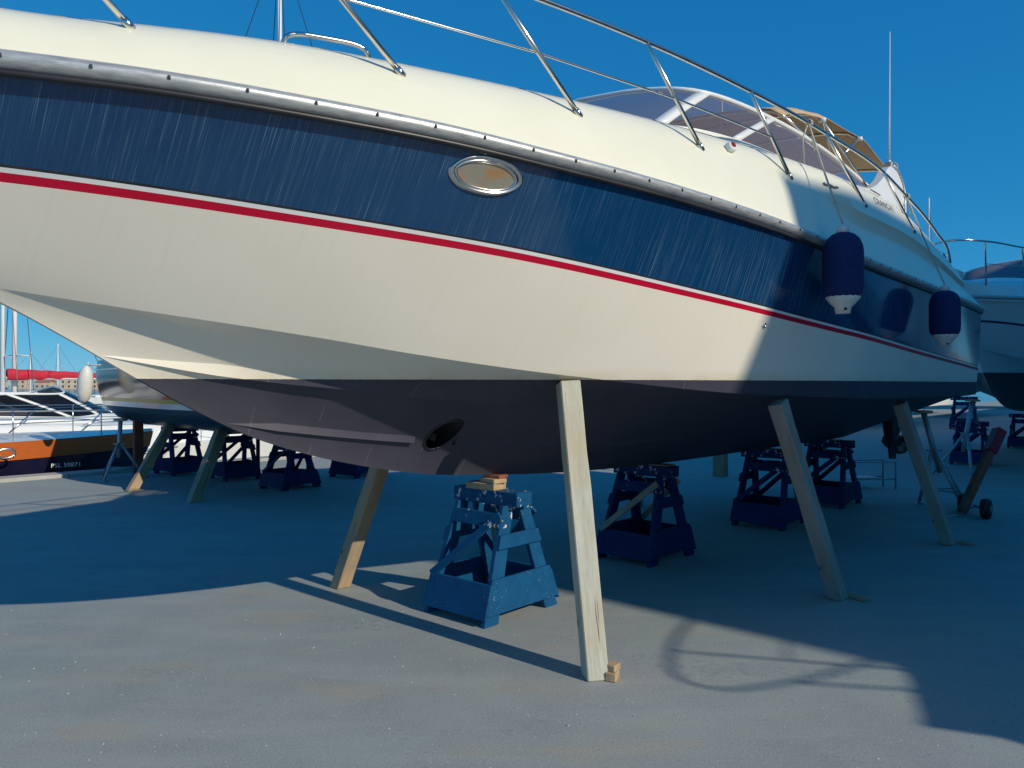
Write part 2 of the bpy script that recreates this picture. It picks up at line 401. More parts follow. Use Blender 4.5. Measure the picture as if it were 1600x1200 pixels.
edgeZ = hermite([-4.4, -2.96, -2.54, -2.14, -1.31, -.57, .47, 2, 3.6, 4.4, 5.2, 5.8, 6.8], [2.83, 2.912, 2.95, 2.98, 3.005, 3.03, 3.07, 3.11, 3.12, 3.02, 2.90, 2.80, 2.62])
def edgeB(s): r = rubB(s); return r-lerp(.33, .24, sstep(0, 2.2, s))*min(1, r/.75)

def curve_pts(s0, fn, n=90):  # noqa
    """points along a longitudinal hull line that starts on the stem at s0"""
    out = []
    for i in range(n+1):
        u = i/n; s = s0+(S_END-s0)*(u**1.25); b, z = fn(s); 
        if i == 0: b = 0.0
        out.append((s, max(0, b), z))
    return out
def panel(c0, c1, k, stem=True):
    """k rows between two longitudinal lines, forward end pulled onto the stem profile"""
    rows = []; n = len(c0)
    for j in range(k+1):
        v = j/k; row = []
        z0 = lerp(c0[0][2], c1[0][2], v); sl_ = lerp(c0[0][0], c1[0][0], v); ds = (stemS(z0)-sl_) if stem else 0
        for i in range(n):
            a, b = c0[i], c1[i]; w = max(0, 1-i/n*2.2)**3
            row.append((lerp(a[0], b[0], v)+ds*w, lerp(a[1], b[1], v), lerp(a[2], b[2], v)))
        rows.append(row)
    return rows
def both(rows):
    m = MB(); m.grid([[P(*p) for p in r] for r in rows]); m.grid([[P(p[0], -p[1], p[2]) for p in r] for r in rows]); return m

def motor_yacht(root, detail, mats):
    """all parts of a sport cruiser; mats picks the paint"""
    redT = lambda s: (sideB(s, redZ(s)+.015), redZ(s)+.015); redL = lambda s: (sideB(s, redZ(s)-.015), redZ(s)-.015)
    pinT = lambda s: (sideB(s, redZ(s)+.031), redZ(s)+.031); bndL = lambda s: (sideB(s, redZ(s)+.040), redZ(s)+.040)
    nk = 320 if detail else 60
    keel = [(s, 0.0, stemZ(s)) for s in [(-1.3+(S_END+1.3)*((i/nk)**1.25)) for i in range(nk+1)]]
    ci = curve_pts(-2.99, lambda s: (chiB(s), chiZ(s)), nk); co = curve_pts(-3.03, lambda s: (choB(s), choZ(s)), nk)
    def L(fn, z0):
        s0, s1 = stemS(z0), -2.3
        if z0 > 2.5: return curve_pts(s0, fn, nk)
        b1 = fn(s1)[0]; m1 = (fn(s1+.05)[0]-fn(s1-.05)[0])/.1; h = s1-s0; m0 = max(.2, 2*b1/h-m1)
        def f(s):
            b, z = fn(s)
            if s < s1:
                t = (s-s0)/h; b = (t**3-2*t*t+t)*h*m0+(-2*t**3+3*t*t)*b1+(t**3-t*t)*h*m1
            return b, z
        return curve_pts(s0, f, nk)
    rl = L(redL, 2.305); rt = L(redT, 2.335); pt_ = L(pinT, 2.351); bl = L(bndL, 2.36)
    rub = L(lambda s: (rubB(s)-.03, rubZ(s)), 2.62)
    # bottom with the bow thruster tunnel let into the port side
    brow = panel(keel, ci, 52 if detail else 14)
    m = MB(); m.grid([[P(p[0], -p[1], p[2]) for p in r] for r in brow]); hole = None
    if detail:
        n = len(brow[0]); cs, cz, ra = -.63, 1.243, .094
        near = np.array([p for r in brow for p in r if math.hypot(p[0]-cs, p[2]-cz) < .2])
        basis = lambda s_, z_: np.stack([np.ones_like(s_), s_-cs, z_-cz, (s_-cs)**2, (s_-cs)*(z_-cz), (z_-cz)**2], -1)
        cf = np.linalg.lstsq(basis(near[:, 0], near[:, 2]), near[:, 1], rcond=None)[0]
        def on_hull(s_, z_): return float(basis(np.array(s_), np.array(z_)) @ cf)
        pts = [list(p) for r in brow for p in r]; cnt = {}; keep = []
        for j in range(len(brow)-1):
            for i in range(n-1):
                f = (j*n+i, j*n+i+1, (j+1)*n+i+1, (j+1)*n+i)
                c = [sum(pts[q][k] for q in f)/4 for k in range(3)]
                if math.hypot(c[0]-cs, c[2]-cz) < ra*.97:
                    for e in zip(f, f[1:]+f[:1]): cnt[tuple(sorted(e))] = cnt.get(tuple(sorted(e)), 0)+1
                else: keep.append(f)
        ids = sorted({q for e, c in cnt.items() if c == 1 for q in e}, key=lambda q: math.atan2(pts[q][2]-cz, pts[q][0]-cs))
        ring = []
        for q in ids:
            a = math.atan2(pts[q][2]-cz, pts[q][0]-cs); s_, z_ = cs+ra*math.cos(a), cz+ra*math.sin(a)
            pts[q] = [s_, on_hull(s_, z_), z_]; ring.append(Vector(pts[q]))
        m.add([P(*p) for p in pts], keep)
        t = MB(); t.grid([[P(*p) for p in ring+ring[:1]], [P(p.x, .0, p.z) for p in ring+ring[:1]]]); hole = (t, ring)
    else:
        m.grid([[P(*p) for p in r] for r in brow])
    flat = panel(ci, co, 2); m2 = both(flat); m.add(m2.v, m2.f)
    hb = m.build('hull_bottom', mats['hull'], root); bm = bmesh.new(); bm.from_mesh(hb.data)
    bmesh.ops.remove_doubles(bm, verts=bm.verts, dist=.0008); bmesh.ops.recalc_face_normals(bm, faces=bm.faces); bm.to_mesh(hb.data); bm.free()
    smooth_by_angle(hb, 22)
    if hole:
        tu = hole[0].build('thruster_tunnel', 'hull_interior', root, True)
        rg = MB(); rg.tube([P(p.x, p.y+.002, p.z) for p in hole[1]+hole[1][:1]], .007, 6, cap=False); rg.build('tunnel_lip', 'dark_line', tu, True)
        pm = MB(); pm.lathe([(.0, -.02), (.028, -.015), (.03, .03), (.0, .05)], 12, (0, 1, 0), P(cs, .05, cz))
        for q in range(4):
            a = q*math.pi/2+.4; pm.beam(Vector(P(cs, .05, cz)), Vector(P(cs, .05, cz))+Vector((math.cos(a), .15, math.sin(a)))*.08, .045, .006, (0, 1, 0))
        pm.build('thruster_propeller', 'bronze', tu)
    both(panel(co, rl, 16)).build('topside', mats['hull'], root, True)
    both(panel(rl, rt, 1)).build('red_stripe', mats['stripe'], root, True)
    both(panel(rt, pt_, 1)).build('white_pinstripe', mats['pin'], root, True)
    both(panel(pt_, bl, 1)).build('band_foot_strip', mats['gap'], root, True)  # narrow strip at the foot of the band, dark on the main yacht
    both(panel(bl, rub, 14)).build('navy_band' if detail else 'upper_band', mats['band'], root, True)
    # transom
    prof = [r[-1] for r in brow] + [co[-1], rl[-1], rub[-1], (S_END, edgeB(S_END)+.06, edgeZ(S_END)-.05)]
    prof = [(p[1], p[2]) for p in prof]
    poly = [P(S_END-.004, b, z) for b, z in prof] + [P(S_END-.004, -b, z) for b, z in reversed(prof) if b > 1e-4]
    mesh_obj('transom', poly, [tuple(range(len(poly)))], mats['deck'], root)
    # rub rail: rounded metal strake over a dark rubber seat
    def rail_line(off_b, off_z): return [P(p[0], p[1]+off_b if p[1] > .001 else 0, p[2]+off_z) for p in rub]
    prof = [(-.012, -.034), (.018, -.030), (.036, -.016), (.042, .004), (.036, .022), (.016, .034), (-.016, .034)]
    rr = MB()
    for sg in (1, -1):
        rr.grid([[(x, sg*(y+o[0] if y > .001 else 0.0) , z+o[1]+.008) if y > .001 else (x+o[0], 0, z+o[1]+.008) for (x, y, z) in [P(*p) for p in rub]] for o in prof])
    ro = rr.build('rub_rail', 'dull_rail_metal', root, True)
    sr = MB()
    for sg in (1, -1):
        sr.grid([[(x, sg*(y+o[0]) if y > .001 else 0, z+o[1]) for (x, y, z) in [P(*p) for p in rub]] for o in [(-.004, -.045), (.016, -.043), (.016, -.024), (-.012, -.022)]])
    sr.build('rail_seat', 'dark_line' if detail else mats['gap'], ro, True)
    if detail:
        sc = MB(); sc.lathe([(0.0, 0), (.0085, 0), (.008, .003), (.0, .005)], 8, (0, 1, .1), (0, 0, 0)); first = None
        for i in range(44):
            s = -3.5+i*.235+random.uniform(-.01, .01)
            if s > S_END-.1: break
            if first is None: first = sc.build('screw', 'bronze', ro); o = first
            else: o = first.copy(); COL.objects.link(o); o.parent = ro
            dd = rubB(s+.05)-rubB(s-.05); o.location = P(s, rubB(s)-.03+.0415, rubZ(s)+.012); o.rotation_euler = (0, 0, math.atan2(dd, .1))
    q = MB(); q.lathe([(0, -.06), (.04, -.045), (.06, 0), (.05, .035), (0, .05)], 14, (0, 0, 1), P(-4.13, 0, rubZ(-4.15)+.008)); q.build('stem_cap', 'dull_rail_metal', ro, True)
    # deck moulding
    def dsec(s):
        r, z = rubB(s)-.02, rubZ(s)+.035; e, ez = edgeB(s), edgeZ(s); w = r-e; h = ez-z; g = sstep(1.15, 2.2, s)*(1-sstep(5.6, 6.5, s)) if detail else 0
        fw = [(0, 0), (.10, .18), (.19, .34), (.30, .5), (.42, .64), (.53, .75), (.66, .86), (.80, .945), (.86, .962), (1, 1)]
        af = [(0, 0), (.04, .10), (.17, .20), (.30, .34), (.30, .45), (.17, .535), (.24, .68), (.40, .83), (.62, .93), (1, 1)]
        pts = [(r-w*lerp(p[0], q_[0], g), z+h*lerp(p[1], q_[1], g)) for p, q_ in zip(fw, af)]+[(e-.05*min(1, e/.3), ez+.012)]
        cam_ = .11*min(1, e/.8)
        for q in (.75, .5, .25, 0): pts.append((e*q*.96, ez+.012+cam_*(1-q*q)))
        return pts
    ss = [-4.12+(S_END+4.12)*(i/110) for i in range(111)]
    secs = [[(s, max(0, b), z) for b, z in dsec(s)] for s in ss]
    nose = [(-4.16-.16*j/14, 0.0, lerp(rubZ(-4.15)+.035, edgeZ(-4.3), min(1, j/9))) for j in range(15)]
    rows = [[nose[j]]+[sec[j] for sec in secs] for j in range(15)]
    dk = both(rows).build('deck_moulding', mats['deck'], root); bm = bmesh.new(); bm.from_mesh(dk.data); bmesh.ops.remove_doubles(bm, verts=bm.verts, dist=.0008)
    bmesh.ops.recalc_face_normals(bm, faces=bm.faces); bm.to_mesh(dk.data); bm.free(); smooth_by_angle(dk, 32)
    for sg in (1, -1):
        q = MB(); q.tube([P(s, sg*(dsec(s)[8][0]+.001), dsec(s)[8][1]+.001) for s in [-3.6+i*.12 for i in range(40)]], .0035, 5); q.build('crease_line', 'dull_rail_metal', dk)  # thin dull line standing in for the shading along the deck crease
    # windscreen
    T = [0, .2, .4, .6, .8, 1]
    bot = [hermite(T, [-.05, .1, .55, 1.1, 2.5, 4.0]), hermite(T, [0, .55, .98, 1.25, 1.27, 1.27]), hermite(T, [3.20, 3.22, 3.235, 3.21, 3.27, 3.355])]
    top = [hermite(T, [1.0, 1.04, 1.2, 2.05, 3.1, 4.1]), hermite(T, [0, .55, .97, 1.1, 1.14, 1.24]), hermite(T, [3.76, 3.71, 3.63, 3.63, 3.60, 3.41])]
    def G(t, v, sg=1, out=0):
        a = Vector([f(abs(t)) for f in bot]); b = Vector([f(abs(t)) for f in top]); p = a.lerp(b, v); bow = .03*math.sin(math.pi*v)
        return Vector(P(p.x-bow*.6-out*.5, (p.y+bow*.5+out)*(1 if t >= 0 else -1), p.z))
    ws = thing if False else None
    cm = MB()
    for sg in (1, -1):
        ts = [i/40 for i in range(41)]
        def cz_(t): return edgeZ(bot[0](t))+.01
        outer = [P(bot[0](t)-.30*(1-t)**2-.02, (bot[1](t)+.10*min(1, t*3))*sg, min(bot[2](t)-.03, cz_(t)-.02)) for t in ts]
        mid = [P(bot[0](t)-.12*(1-t)**2, (bot[1](t)+.05*min(1, t*3))*sg, bot[2](t)-.02) for t in ts]
        inn = [P(bot[0](t)+.02, (bot[1](t)-.03*min(1, t*3))*sg, bot[2](t)) for t in ts]
        inl = [P(bot[0](t)+.06, (bot[1](t)-.06*min(1, t*3))*sg, bot[2](t)-.25) for t in ts]
        cm.grid([outer, mid, inn, inl])
    co_ = cm.build('windscreen_coaming', mats['deck'], root); smooth_by_angle(co_, 40)
    edges = [-1, -.6, -.4, .4, .6, 1]
    for a, b in zip(edges, edges[1:]):
        g = MB(); k = max(6, int((b-a)*30)); g.grid([[G(lerp(a, b, i/k), lerp(.02, .98, j/6)) for i in range(k+1)] for j in range(7)])
        g.build('windscreen_pane', mats['glass'], root, True)
    fr = MB(); tt = [-1+i/30 for i in range(61)]
    fr.tube([G(t, 1) for t in tt], .019, 8); fr.tube([G(t, .0) for t in tt], .012, 8)
    fro = fr.build('windscreen_frame', mats['frame'], root, True)
    for t in (-.6, -.4, .4, .6):
        mu = MB(); mu.grid([[G(t-(.010 if abs(t) > .5 else .018), v, out=.004) for v in [i/8 for i in range(9)]], [G(t+(.010 if abs(t) > .5 else .018), v, out=.004) for v in [i/8 for i in range(9)]]])
        mo = mu.build('mullion', mats['frame'], fro, True); md = mo.modifiers.new('s', 'SOLIDIFY'); md.thickness = .016; md.offset = 0
    # guard rail, stanchions
    topr = [(-4.42, .05, 3.37), (-4.36, .2, 3.37), (-4.12, .34, 3.37), (-3.2, .64, 3.37), (-2.25, .98, 3.37), (-1.28, 1.235, 3.37), (-.3, 1.432, 3.362), (.65, 1.57, 3.335), (1.79, 1.61, 3.345), (3.11, 1.61, 3.335), (3.75, 1.615, 3.25), (4.2, 1.63, 3.17), (4.75, 1.635, 3.05), (5.2, 1.63, 2.94), (5.38, 1.61, 2.84)]
    f1 = hermite([p[0] for p in topr[1:]], [p[1] for p in topr[1:]]); f2 = hermite([p[0] for p in topr[1:]], [p[2] for p in topr[1:]])
    g = thing  # noqa
    rail = MB(); xs = [-4.36+i*(5.38+4.36)/90 for i in range(91)]; path = [P(s, f1(s), f2(s)) for s in xs]
    rail.tube([P(s, -f1(s), f2(s)) for s in reversed(xs)] + [P(-4.44, -.1, 3.37), P(-4.46, 0, 3.37), P(-4.44, .1, 3.37)] + path, .0135, 8)
    ra_ = rail.build('guard_rail', 'stainless', root, True)
    base = [(-3.55, -4.1), (-2.60, -3.2), (-1.63, -2.25), (-.71, -1.28), (.20, -.30), (1.15, .65), (2.29, 1.79), (3.61, 3.11)]
    def deck_at(s, f):   # point on the deck side at fraction f of its height
        pts = dsec(s); z = lerp(pts[0][1], pts[9][1], f)
        for a, b in zip(pts, pts[1:10]):
            if a[1] <= z <= b[1]: return lerp(a[0], b[0], (z-a[1])/max(1e-6, b[1]-a[1])), z
        return pts[9]
    def deck_z(s, z):
        pts = dsec(s); return deck_at(s, (z-pts[0][1])/(pts[9][1]-pts[0][1]))
    mids = []
    for sb_, st in base:
        b, z = deck_z(sb_, min(2.895, edgeZ(sb_)-.045))
        for sg in (1, -1):
            q = MB(); p0 = Vector(P(sb_, sg*b, z-.012)); p1 = Vector(P(st, sg*f1(st), f2(st))); q.tube([p0, p1], .0125, 8)
            so_ = q.build('stanchion', 'stainless', ra_, True)
            if detail:
                q = MB(); d = (p1-p0).normalized(); q.tube([p0+d*.004, p0+d*.05], .0165, 8); q.build('stanchion_socket', 'stainless', ra_, True)
            if sg == 1: mids.append(p0.lerp(p1, .5))
    for sg in (1, -1):
        q = MB(); pts = [Vector((p.x, sg*p.y, p.z)) for p in mids[:6]]; pts.append(pts[-1]+Vector((-.12, -.02*sg, -.03)))
        q.tube(pts, .0065, 6); q.build('middle_wire', 'stainless', ra_, True)
    if not detail: return
    # spray strakes
    cloud = np.array([p for r in brow for p in r])
    def skin(s, z):   # half breadth of the built bottom at (s, z)
        d2 = (cloud[:, 0]-s)**2+(cloud[:, 2]-z)**2; k = np.argpartition(d2, 14)[:14]; q = cloud[k]
        A_ = np.stack([np.ones(14), q[:, 0]-s, q[:, 2]-z], -1)
        return max(0.0, float(np.linalg.lstsq(A_, q[:, 1], rcond=None)[0][0]))
    def strake(tab, h, wd_, s1, s_from=None):
        S = [t[0] for t in tab]; fb = hermite(S, [t[1] for t in tab]); fz = hermite(S, [t[2] for t in tab])
        for sg in (1, -1):
            q = MB(); rows = [[], [], [], []]
            for i in range(61):
                sa = S[0] if s_from is None else s_from; s = sa+(s1-sa)*i/60; f = min(1, i/14) if s_from is None else 1; b, z = fb(s), fz(s)
                hh = h*f+.004
                zl = z-.7*wd_*f; b0 = skin(s, z)
                rows[0].append(P(s, sg*max(0, skin(s, z+hh)-.003), z+hh)); rows[1].append(P(s, sg*(skin(s, z+hh*.45)+wd_*f*.55), z+hh*.45-.25*wd_*f)); rows[2].append(P(s, sg*(b0+wd_*f*1.2), zl)); rows[3].append(P(s, sg*max(0, skin(s, zl)-.004), zl+.001))
            q.grid(rows); nn = 61
            q.add([rows[0][-1], rows[1][-1], rows[2][-1], rows[3][-1]], [(0, 1, 2, 3)])
            o = q.build('spray_strake', mats['hull'], hb); smooth_by_angle(o, 50)
    strake([(-2.52, .004, 1.678), (-2.07, .149, 1.610), (-1.75, .249, 1.569), (-1.37, .368, 1.53), (-1.03, .469, 1.491), (-.38, .646, 1.429), (-.12, .703, 1.405), (.3, .79, 1.37)], .042, .020, -.38)
    low = [(-1.9, .015, 1.352), (-1.32, .134, 1.271), (-.89, .212, 1.22), (-.42, .29, 1.178), (.28, .379, 1.134), (1.5, .49, 1.095), (4, .55, 1.06)]
    strake(low, .030, .016, -.80); strake(low, .030, .016, 4, -.51)   # broken where the tunnel passes
    # oval portlights in the band
    for sg in (1, -1):
        s0, z0 = -1.30, 2.488
        def on_side(ds, dz, out):
            s = s0+ds; z = z0+dz; return P(s, sg*(sideB(s, z)+out), z)
        def lens(k, w, h, pw=1.45):
            a = 2*math.pi*k/48; c, d = math.cos(a), math.sin(a)
            return w*math.copysign(abs(c)**.85, c), h*math.copysign(abs(d)**pw, d)*.98
        tilt = -.14
        def ringpts(w, h, out, pw=1.2):
            res = []
            for k in range(48):
                x, z = lens(k, w, h, pw); res.append(on_side(x, z+tilt*x*.35, out))
            return res+res[:1]
        w, h = .178, .078
        fm = MB(); fm.grid([ringpts(w, h, -.005), ringpts(w*.99, h*.985, .012), ringpts(w*.955, h*.92, .02), ringpts(w*.90, h*.83, .016), ringpts(w*.86, h*.77, .006), ringpts(w*.85, h*.75, .012), ringpts(w*.80, h*.66, .010), ringpts(w*.78, h*.62, -.004)])
        fo = fm.build('portlight', 'stainless', root, True)
        pm = MB(); rg = ringpts(w*.80, h*.66, .0015)[:-1]; ctr = on_side(0, 0, .0015); pm.add(rg+[ctr], [(k, (k+1) % 48, 48) for k in range(48)])
        pm.build('portlight_pane', 'port_glass', fo)
    # through-hull fitting
    q = MB(); q.lathe([(.0, 0), (.017, 0), (.017, .008), (.009, .012), (.009, .004), (0, .004)], 14, (0, 1, -.1), P(.93, sideB(.93, 1.925)-.002, 1.925)); q.build('drain_fitting', 'stainless', root, True)
    # port side navigation light
    b, z = deck_z(.50, 2.955); q = MB(); q.box((0, 0, 0), (.06, .045, .055)); o = q.build('navigation_light', 'white_paint', root, bevel=.008); o.location = P(.50, b+.012, z+.012); o.rotation_euler = (R(20), 0, R(-8))
    q = MB(); q.box((0, .016, .006), (.036, .03, .032)); q.build('lens', 'red_lens', o, bevel=.006)
    # mooring grab bar on the foredeck edge
    for sg in (1, -1):
        q = MB(); pts = []
        for i in range(25):
            u = i/24; s = -2.05+u*.36; hgt = .058*(1-abs(2*u-1)**5)**.5
            b_ = edgeB(s)+.02; pts.append(P(s, sg*b_, edgeZ(s)-.01+hgt))
        q.tube(pts, .011, 8); q.build('mooring_bar', 'stainless', root, True)
    # air vent in the scoop on the quarter
    for sg in (1, -1):
        v = MB()
        for i in range(5):
            s = 4.35+i*.14; b1, z1 = deck_at(s, .40); v.beam(P(s, sg*(b1-.005), z1-.02), P(s+.10, sg*(b1-.02), z1+.03-.05), .012, .012)
        v.build('engine_vent', 'dark_line', root)
    # maker's plate lettering on the coaming side, with an emblem over it
    def side_matrix(s, frac, dz=0):
        b0, z0 = deck_at(s-.08, frac); b1, z1 = deck_at(s+.08, frac); bm_, zm = deck_at(s, frac); bu, zu = deck_at(s, min(.99, frac+.06)); bd, zd = deck_at(s, frac-.06)
        ex = (Vector(P(s+.08, b1, z1))-Vector(P(s-.08, b0, z0))).normalized(); ey = (Vector(P(s, bu, zu))-Vector(P(s, bd, zd))); ey = (ey-ex*ey.dot(ex)).normalized(); ez = ex.cross(ey)
        p = Vector(P(s, bm_, zm))+ez*.006
        return Matrix(((ex.x, ey.x, ez.x, p.x), (ex.y, ey.y, ez.y, p.y), (ex.z, ey.z, ez.z, p.z), (0, 0, 0, 1)))
    text_mesh('lettering', 'CRANCHI', .088, 'print_grey', root, side_matrix(2.80, .78), .0006, 1.4)
    em = side_matrix(2.80, .93)
    q = MB(); ring = [em @ Vector((.05*math.cos(a), .03*math.sin(a), .004)) for a in [i*math.pi/8 for i in range(17)]]; q.tube(ring, .005, 6, cap=False)
    q.tube([em @ Vector((-.045, .018, .006)), em @ Vector((0, -.002, .006)), em @ Vector((.045, .018, .006))], .005, 6); q.tube([em @ Vector((-.05, .04, .004)), em @ Vector((.03, .042, .004))], .005, 6)
    q.build('emblem', 'print_grey', root)
    em = side_matrix(1.70, .72); q = MB()
    for i, (x0, x1) in enumerate(((-.10, -.055), (-.05, -.01), (.0, .03), (.04, .10))): q.tube([em @ Vector((x0, .006*(-1)**i, .003)), em @ Vector(((x0+x1)/2, -.006*(-1)**i, .003)), em @ Vector((x1, .004, .003))], .007, 6)
    q.build('model_script', 'print_grey', root)
    # swept arch fins at the cockpit sides
    fin = [(3.1, 3.05), (3.25, 3.30), (3.6, 3.335), (3.85, 3.42), (4.05, 3.52), (4.25, 3.66), (4.36, 3.71), (4.52, 3.69), (4.64, 3.60), (4.68, 3.48), (4.62, 3.3), (4.5, 3.1), (4.4, 2.9), (3.1, 2.95)]
    for sg in (1, -1):
        q = MB(); q.prism([P(s, sg*(1.40-.10*(z-3.0)), z) for s, z in fin], (0, -.12*sg, 0)); o = q.build('arch_fin', 'white_gelcoat', root, bevel=.02)
        q = MB(); q.tube([P(s, sg*(1.405-.10*(z-3.0)), z) for s, z in fin[6:12]], .010, 6); q.build('fin_edge_trim', 'dull_rail_metal', o, True)
    # folding bimini
    bs = hermite([2.2, 2.6, 3.05, 4.0, 5.2], [3.76, 3.90, 3.965, 4.03, 3.88])
    def can(s, y, dz=0):
        c = 1-abs(y)**2.4; return P(s+.05*(1-abs(y))*(-1 if s < 2.5 else 0), 1.12*y, bs(s)+.10*c-.10*max(0, abs(y)-.9)/.1*.6+dz-.025*math.sin(math.pi*((s-2.2)/1.0 % 1.0)))
    q = MB(); q.grid([[can(2.2+3.0*i/36, -1+2*j/24) for j in range(25)] for i in range(37)]); o = q.build('bimini_canopy', 'tan_canvas', root, True)
    md = o.modifiers.new('s', 'SOLIDIFY'); md.thickness = .006
    foot = {2.25: 3.55, 3.05: 3.75, 4.0: 3.35, 5.15: 4.45}
    bf = None
    for s in (2.25, 3.05, 4.02, 5.15):
        q = MB(); arc = [Vector(can(s, -1+2*j/24, -.022)) for j in range(25)]
        if s == 2.25: arc = arc
        q.tube(arc, .0125, 8); o = q.build('bimini_bow', 'stainless', root, True); bf = bf or o
    for sg in (1, -1):
        q = MB(); hub = P(3.95, sg*1.24, 3.40); q.tube([can(3.05, sg, -.022), hub], .0125, 8); q.build('bimini_strut', 'stainless', root, True); q = MB(); q.tube([can(4.02, sg, -.022), Vector(can(3.05, sg, -.022)).lerp(Vector(hub), .45)], .0115, 8)
        q.build('bimini_strut', 'stainless', root, True); q = MB(); q.tube([can(5.15, sg, -.022), P(4.45, sg*1.26, 3.69)], .0115, 8); q.build('bimini_strut', 'stainless', root, True); q = MB(); q.tube([can(2.25, sg, -.022), P(2.9, sg*1.14, 3.62)], .010, 8)
        q.build('bimini_strut', 'stainless', root, True)
        for s in (3.05, 4.02):
            q = MB(); q.lathe([(0, -.03), (.02, -.03), (.022, 0), (.02, .03), (0, .03)], 10, (0, 1, 0), can(s, sg, -.022)); q.build('bimini_hinge', 'white_paint', root, True)
        q = MB(); q.tube([can(3.05, sg, -.02), P(3.16, sg*1.15, 3.62)], .006, 6); q.build('bimini_strap', 'rope', root, True)
    # whip aerials
    q = MB(); q.tube([P(4.42, 1.28, 3.69), P(4.42, 1.28, 3.78)], .016, 8); q.tube([P(4.42, 1.28, 3.78), P(4.415, 1.285, 4.4), P(4.41, 1.29, 5.06)], [.009, .006, .0035], 6); ao = q.build('whip_aerial', 'white_paint', root, True)
    q = MB(); q.box(P(4.40, 1.28, 3.73), (.06, .06, .05)); q.tube([Vector(P(4.46, 1.30, 3.72))+Vector((.0, .045*math.cos(a), .045*math.sin(a))) for a in [i*math.pi/8 for i in range(17)]], .007, 6, cap=False); q.build('aerial_mount', 'rope', ao)
    q = MB(); q.tube([P(2.3, .55, 3.68), P(2.3, .55, 4.02)], .007, 6); q.build('short_aerial', 'white_paint', root, True)
    # quarter cleat hoop and stern mooring hoop
    q = MB(); q.tube([P(5.55+.16*math.cos(a), 1.50, 2.80+.17*math.sin(a)) for a in [math.pi*i/12 for i in range(13)]], .014, 8); q.tube([P(5.46, 1.5, 2.80), P(5.50, 1.5, 2.95)], .012, 8); q.build('stern_hoop', 'stainless', root, True)
    # swim platform and stern drives
    q = MB(); q.box(P(7.15, 0, 1.74), (.70, 2.5, .07)); q.build('swim_platform', mats['deck'], root, bevel=.02)
    for sg in (1, -1):
        q = MB(); c = sg*.52
        q.hexa([P(6.78, c-.16, 1.15), P(6.78, c+.16, 1.15), P(7.25, c+.12, 1.12), P(7.25, c-.12, 1.12), P(6.78, c-.16, 1.62), P(6.78, c+.16, 1.62), P(7.1, c+.13, 1.6), P(7.1, c-.13, 1.6)])
        q.hexa([P(7.05, c-.05, .78), P(7.05, c+.05, .78), P(7.36, c+.03, .78), P(7.36, c-.03, .78), P(6.98, c-.07, 1.16), P(6.98, c+.07, 1.16), P(7.28, c+.05, 1.16), P(7.28, c-.05, 1.16)])
        q.hexa([P(7.1, c-.012, .56), P(7.1, c+.012, .56), P(7.34, c+.006, .54), P(7.34, c-.006, .54), P(7.05, c-.02, .76), P(7.05, c+.02, .76), P(7.38, c+.015, .76), P(7.38, c-.015, .76)])
        q.lathe([(.0, -.25), (.04, -.2), (.07, -.08), (.075, .1), (.06, .2), (.0, .22)], 14, (-1, 0, 0), P(7.26, c, .80)); so_ = q.build('stern_drive', 'black_rubber', root, bevel=.01)
        q = MB()
        for i in range(4):
            a = i*math.pi/2+.3; u = Vector((0, math.cos(a), math.sin(a))); w = Vector((0, -math.sin(a), math.cos(a))); c0 = Vector(P(7.44, c, .80))
            q.grid([[c0+u*r+w*k*wd_+Vector((-.05*k*(1-.5*j/3), 0, 0)) for k in (-1, 0, 1)] for j, (r, wd_) in enumerate(((.05, .04), (.10, .085), (.16, .085), (.20, .03)))])
        q.lathe([(.0, -.07), (.05, -.06), (.05, .05), (.02, .1)], 12, (-1, 0, 0), P(7.44, c, .80))
        o = q.build('propeller', 'bronze', so_, True); md = o.modifiers.new('s', 'SOLIDIFY'); md.thickness = .008

kpg = NB('port_glass'); kpg.set(kpg.mix(kpg.ramp(kpg.noise(kpg.coord((1, 1, 2)), 9, 5), .52, .66), (.27, .25, .20), (.36, .20, .09)), .12, coat=.5)
BOAT_ROT = math.atan2(-AX.y, -AX.x)
yacht = thing('motor_yacht', 'large white motor yacht with navy band and red stripe, propped up on timber posts', 'yacht', tuple(ORG), BOAT_ROT)
motor_yacht(yacht, True, dict(hull='hull_paint', stripe='red_line', pin='white_gelcoat', gap='dark_line', band='navy_gelcoat', deck='deck_gelcoat', glass='tinted_glass', frame='white_paint'))

def plain_hull(name, topc, bot, wlz=1.574):
    k = NB(name); c = k.n('ShaderNodeTexCoord'); sp = k.n('ShaderNodeSeparateXYZ'); k.l(c.outputs['Object'], sp.inputs[0])
    f = k.noise(c.outputs['Object'], 2.5, 6)
    k.set(k.mix(k.math('GREATER_THAN', sp.outputs['Z'], wlz), k.mix(k.ramp(f, .3, .7), bot, tuple(x*1.4 for x in bot)), k.mix(k.ramp(f, .3, .7), topc, tuple(x*.93 for x in topc))), .35)
plain_hull('white_hull_black_bottom', (.74, .75, .76), (.012, .012, .016))
WHITE = dict(hull='white_hull_black_bottom', stripe='navy_line', pin='white_gelcoat', gap='white_gelcoat', band='white_gelcoat', deck='white_gelcoat', glass='dark_glass', frame='white_paint')
WHITE2 = dict(WHITE, glass='grey_canvas')
def other_yacht(label, loc, rot, scale, mats, group=None):
    t = thing('motor_yacht', label, 'yacht', tuple(loc), rot, group, scale); motor_yacht(t, False, mats); return t
stern_nb = other_yacht('white motor yacht with thin navy stripe and grey cover, parked astern of the navy one', yard(12.6, 1.0, .16), BOAT_ROT, 1.0, WHITE2)
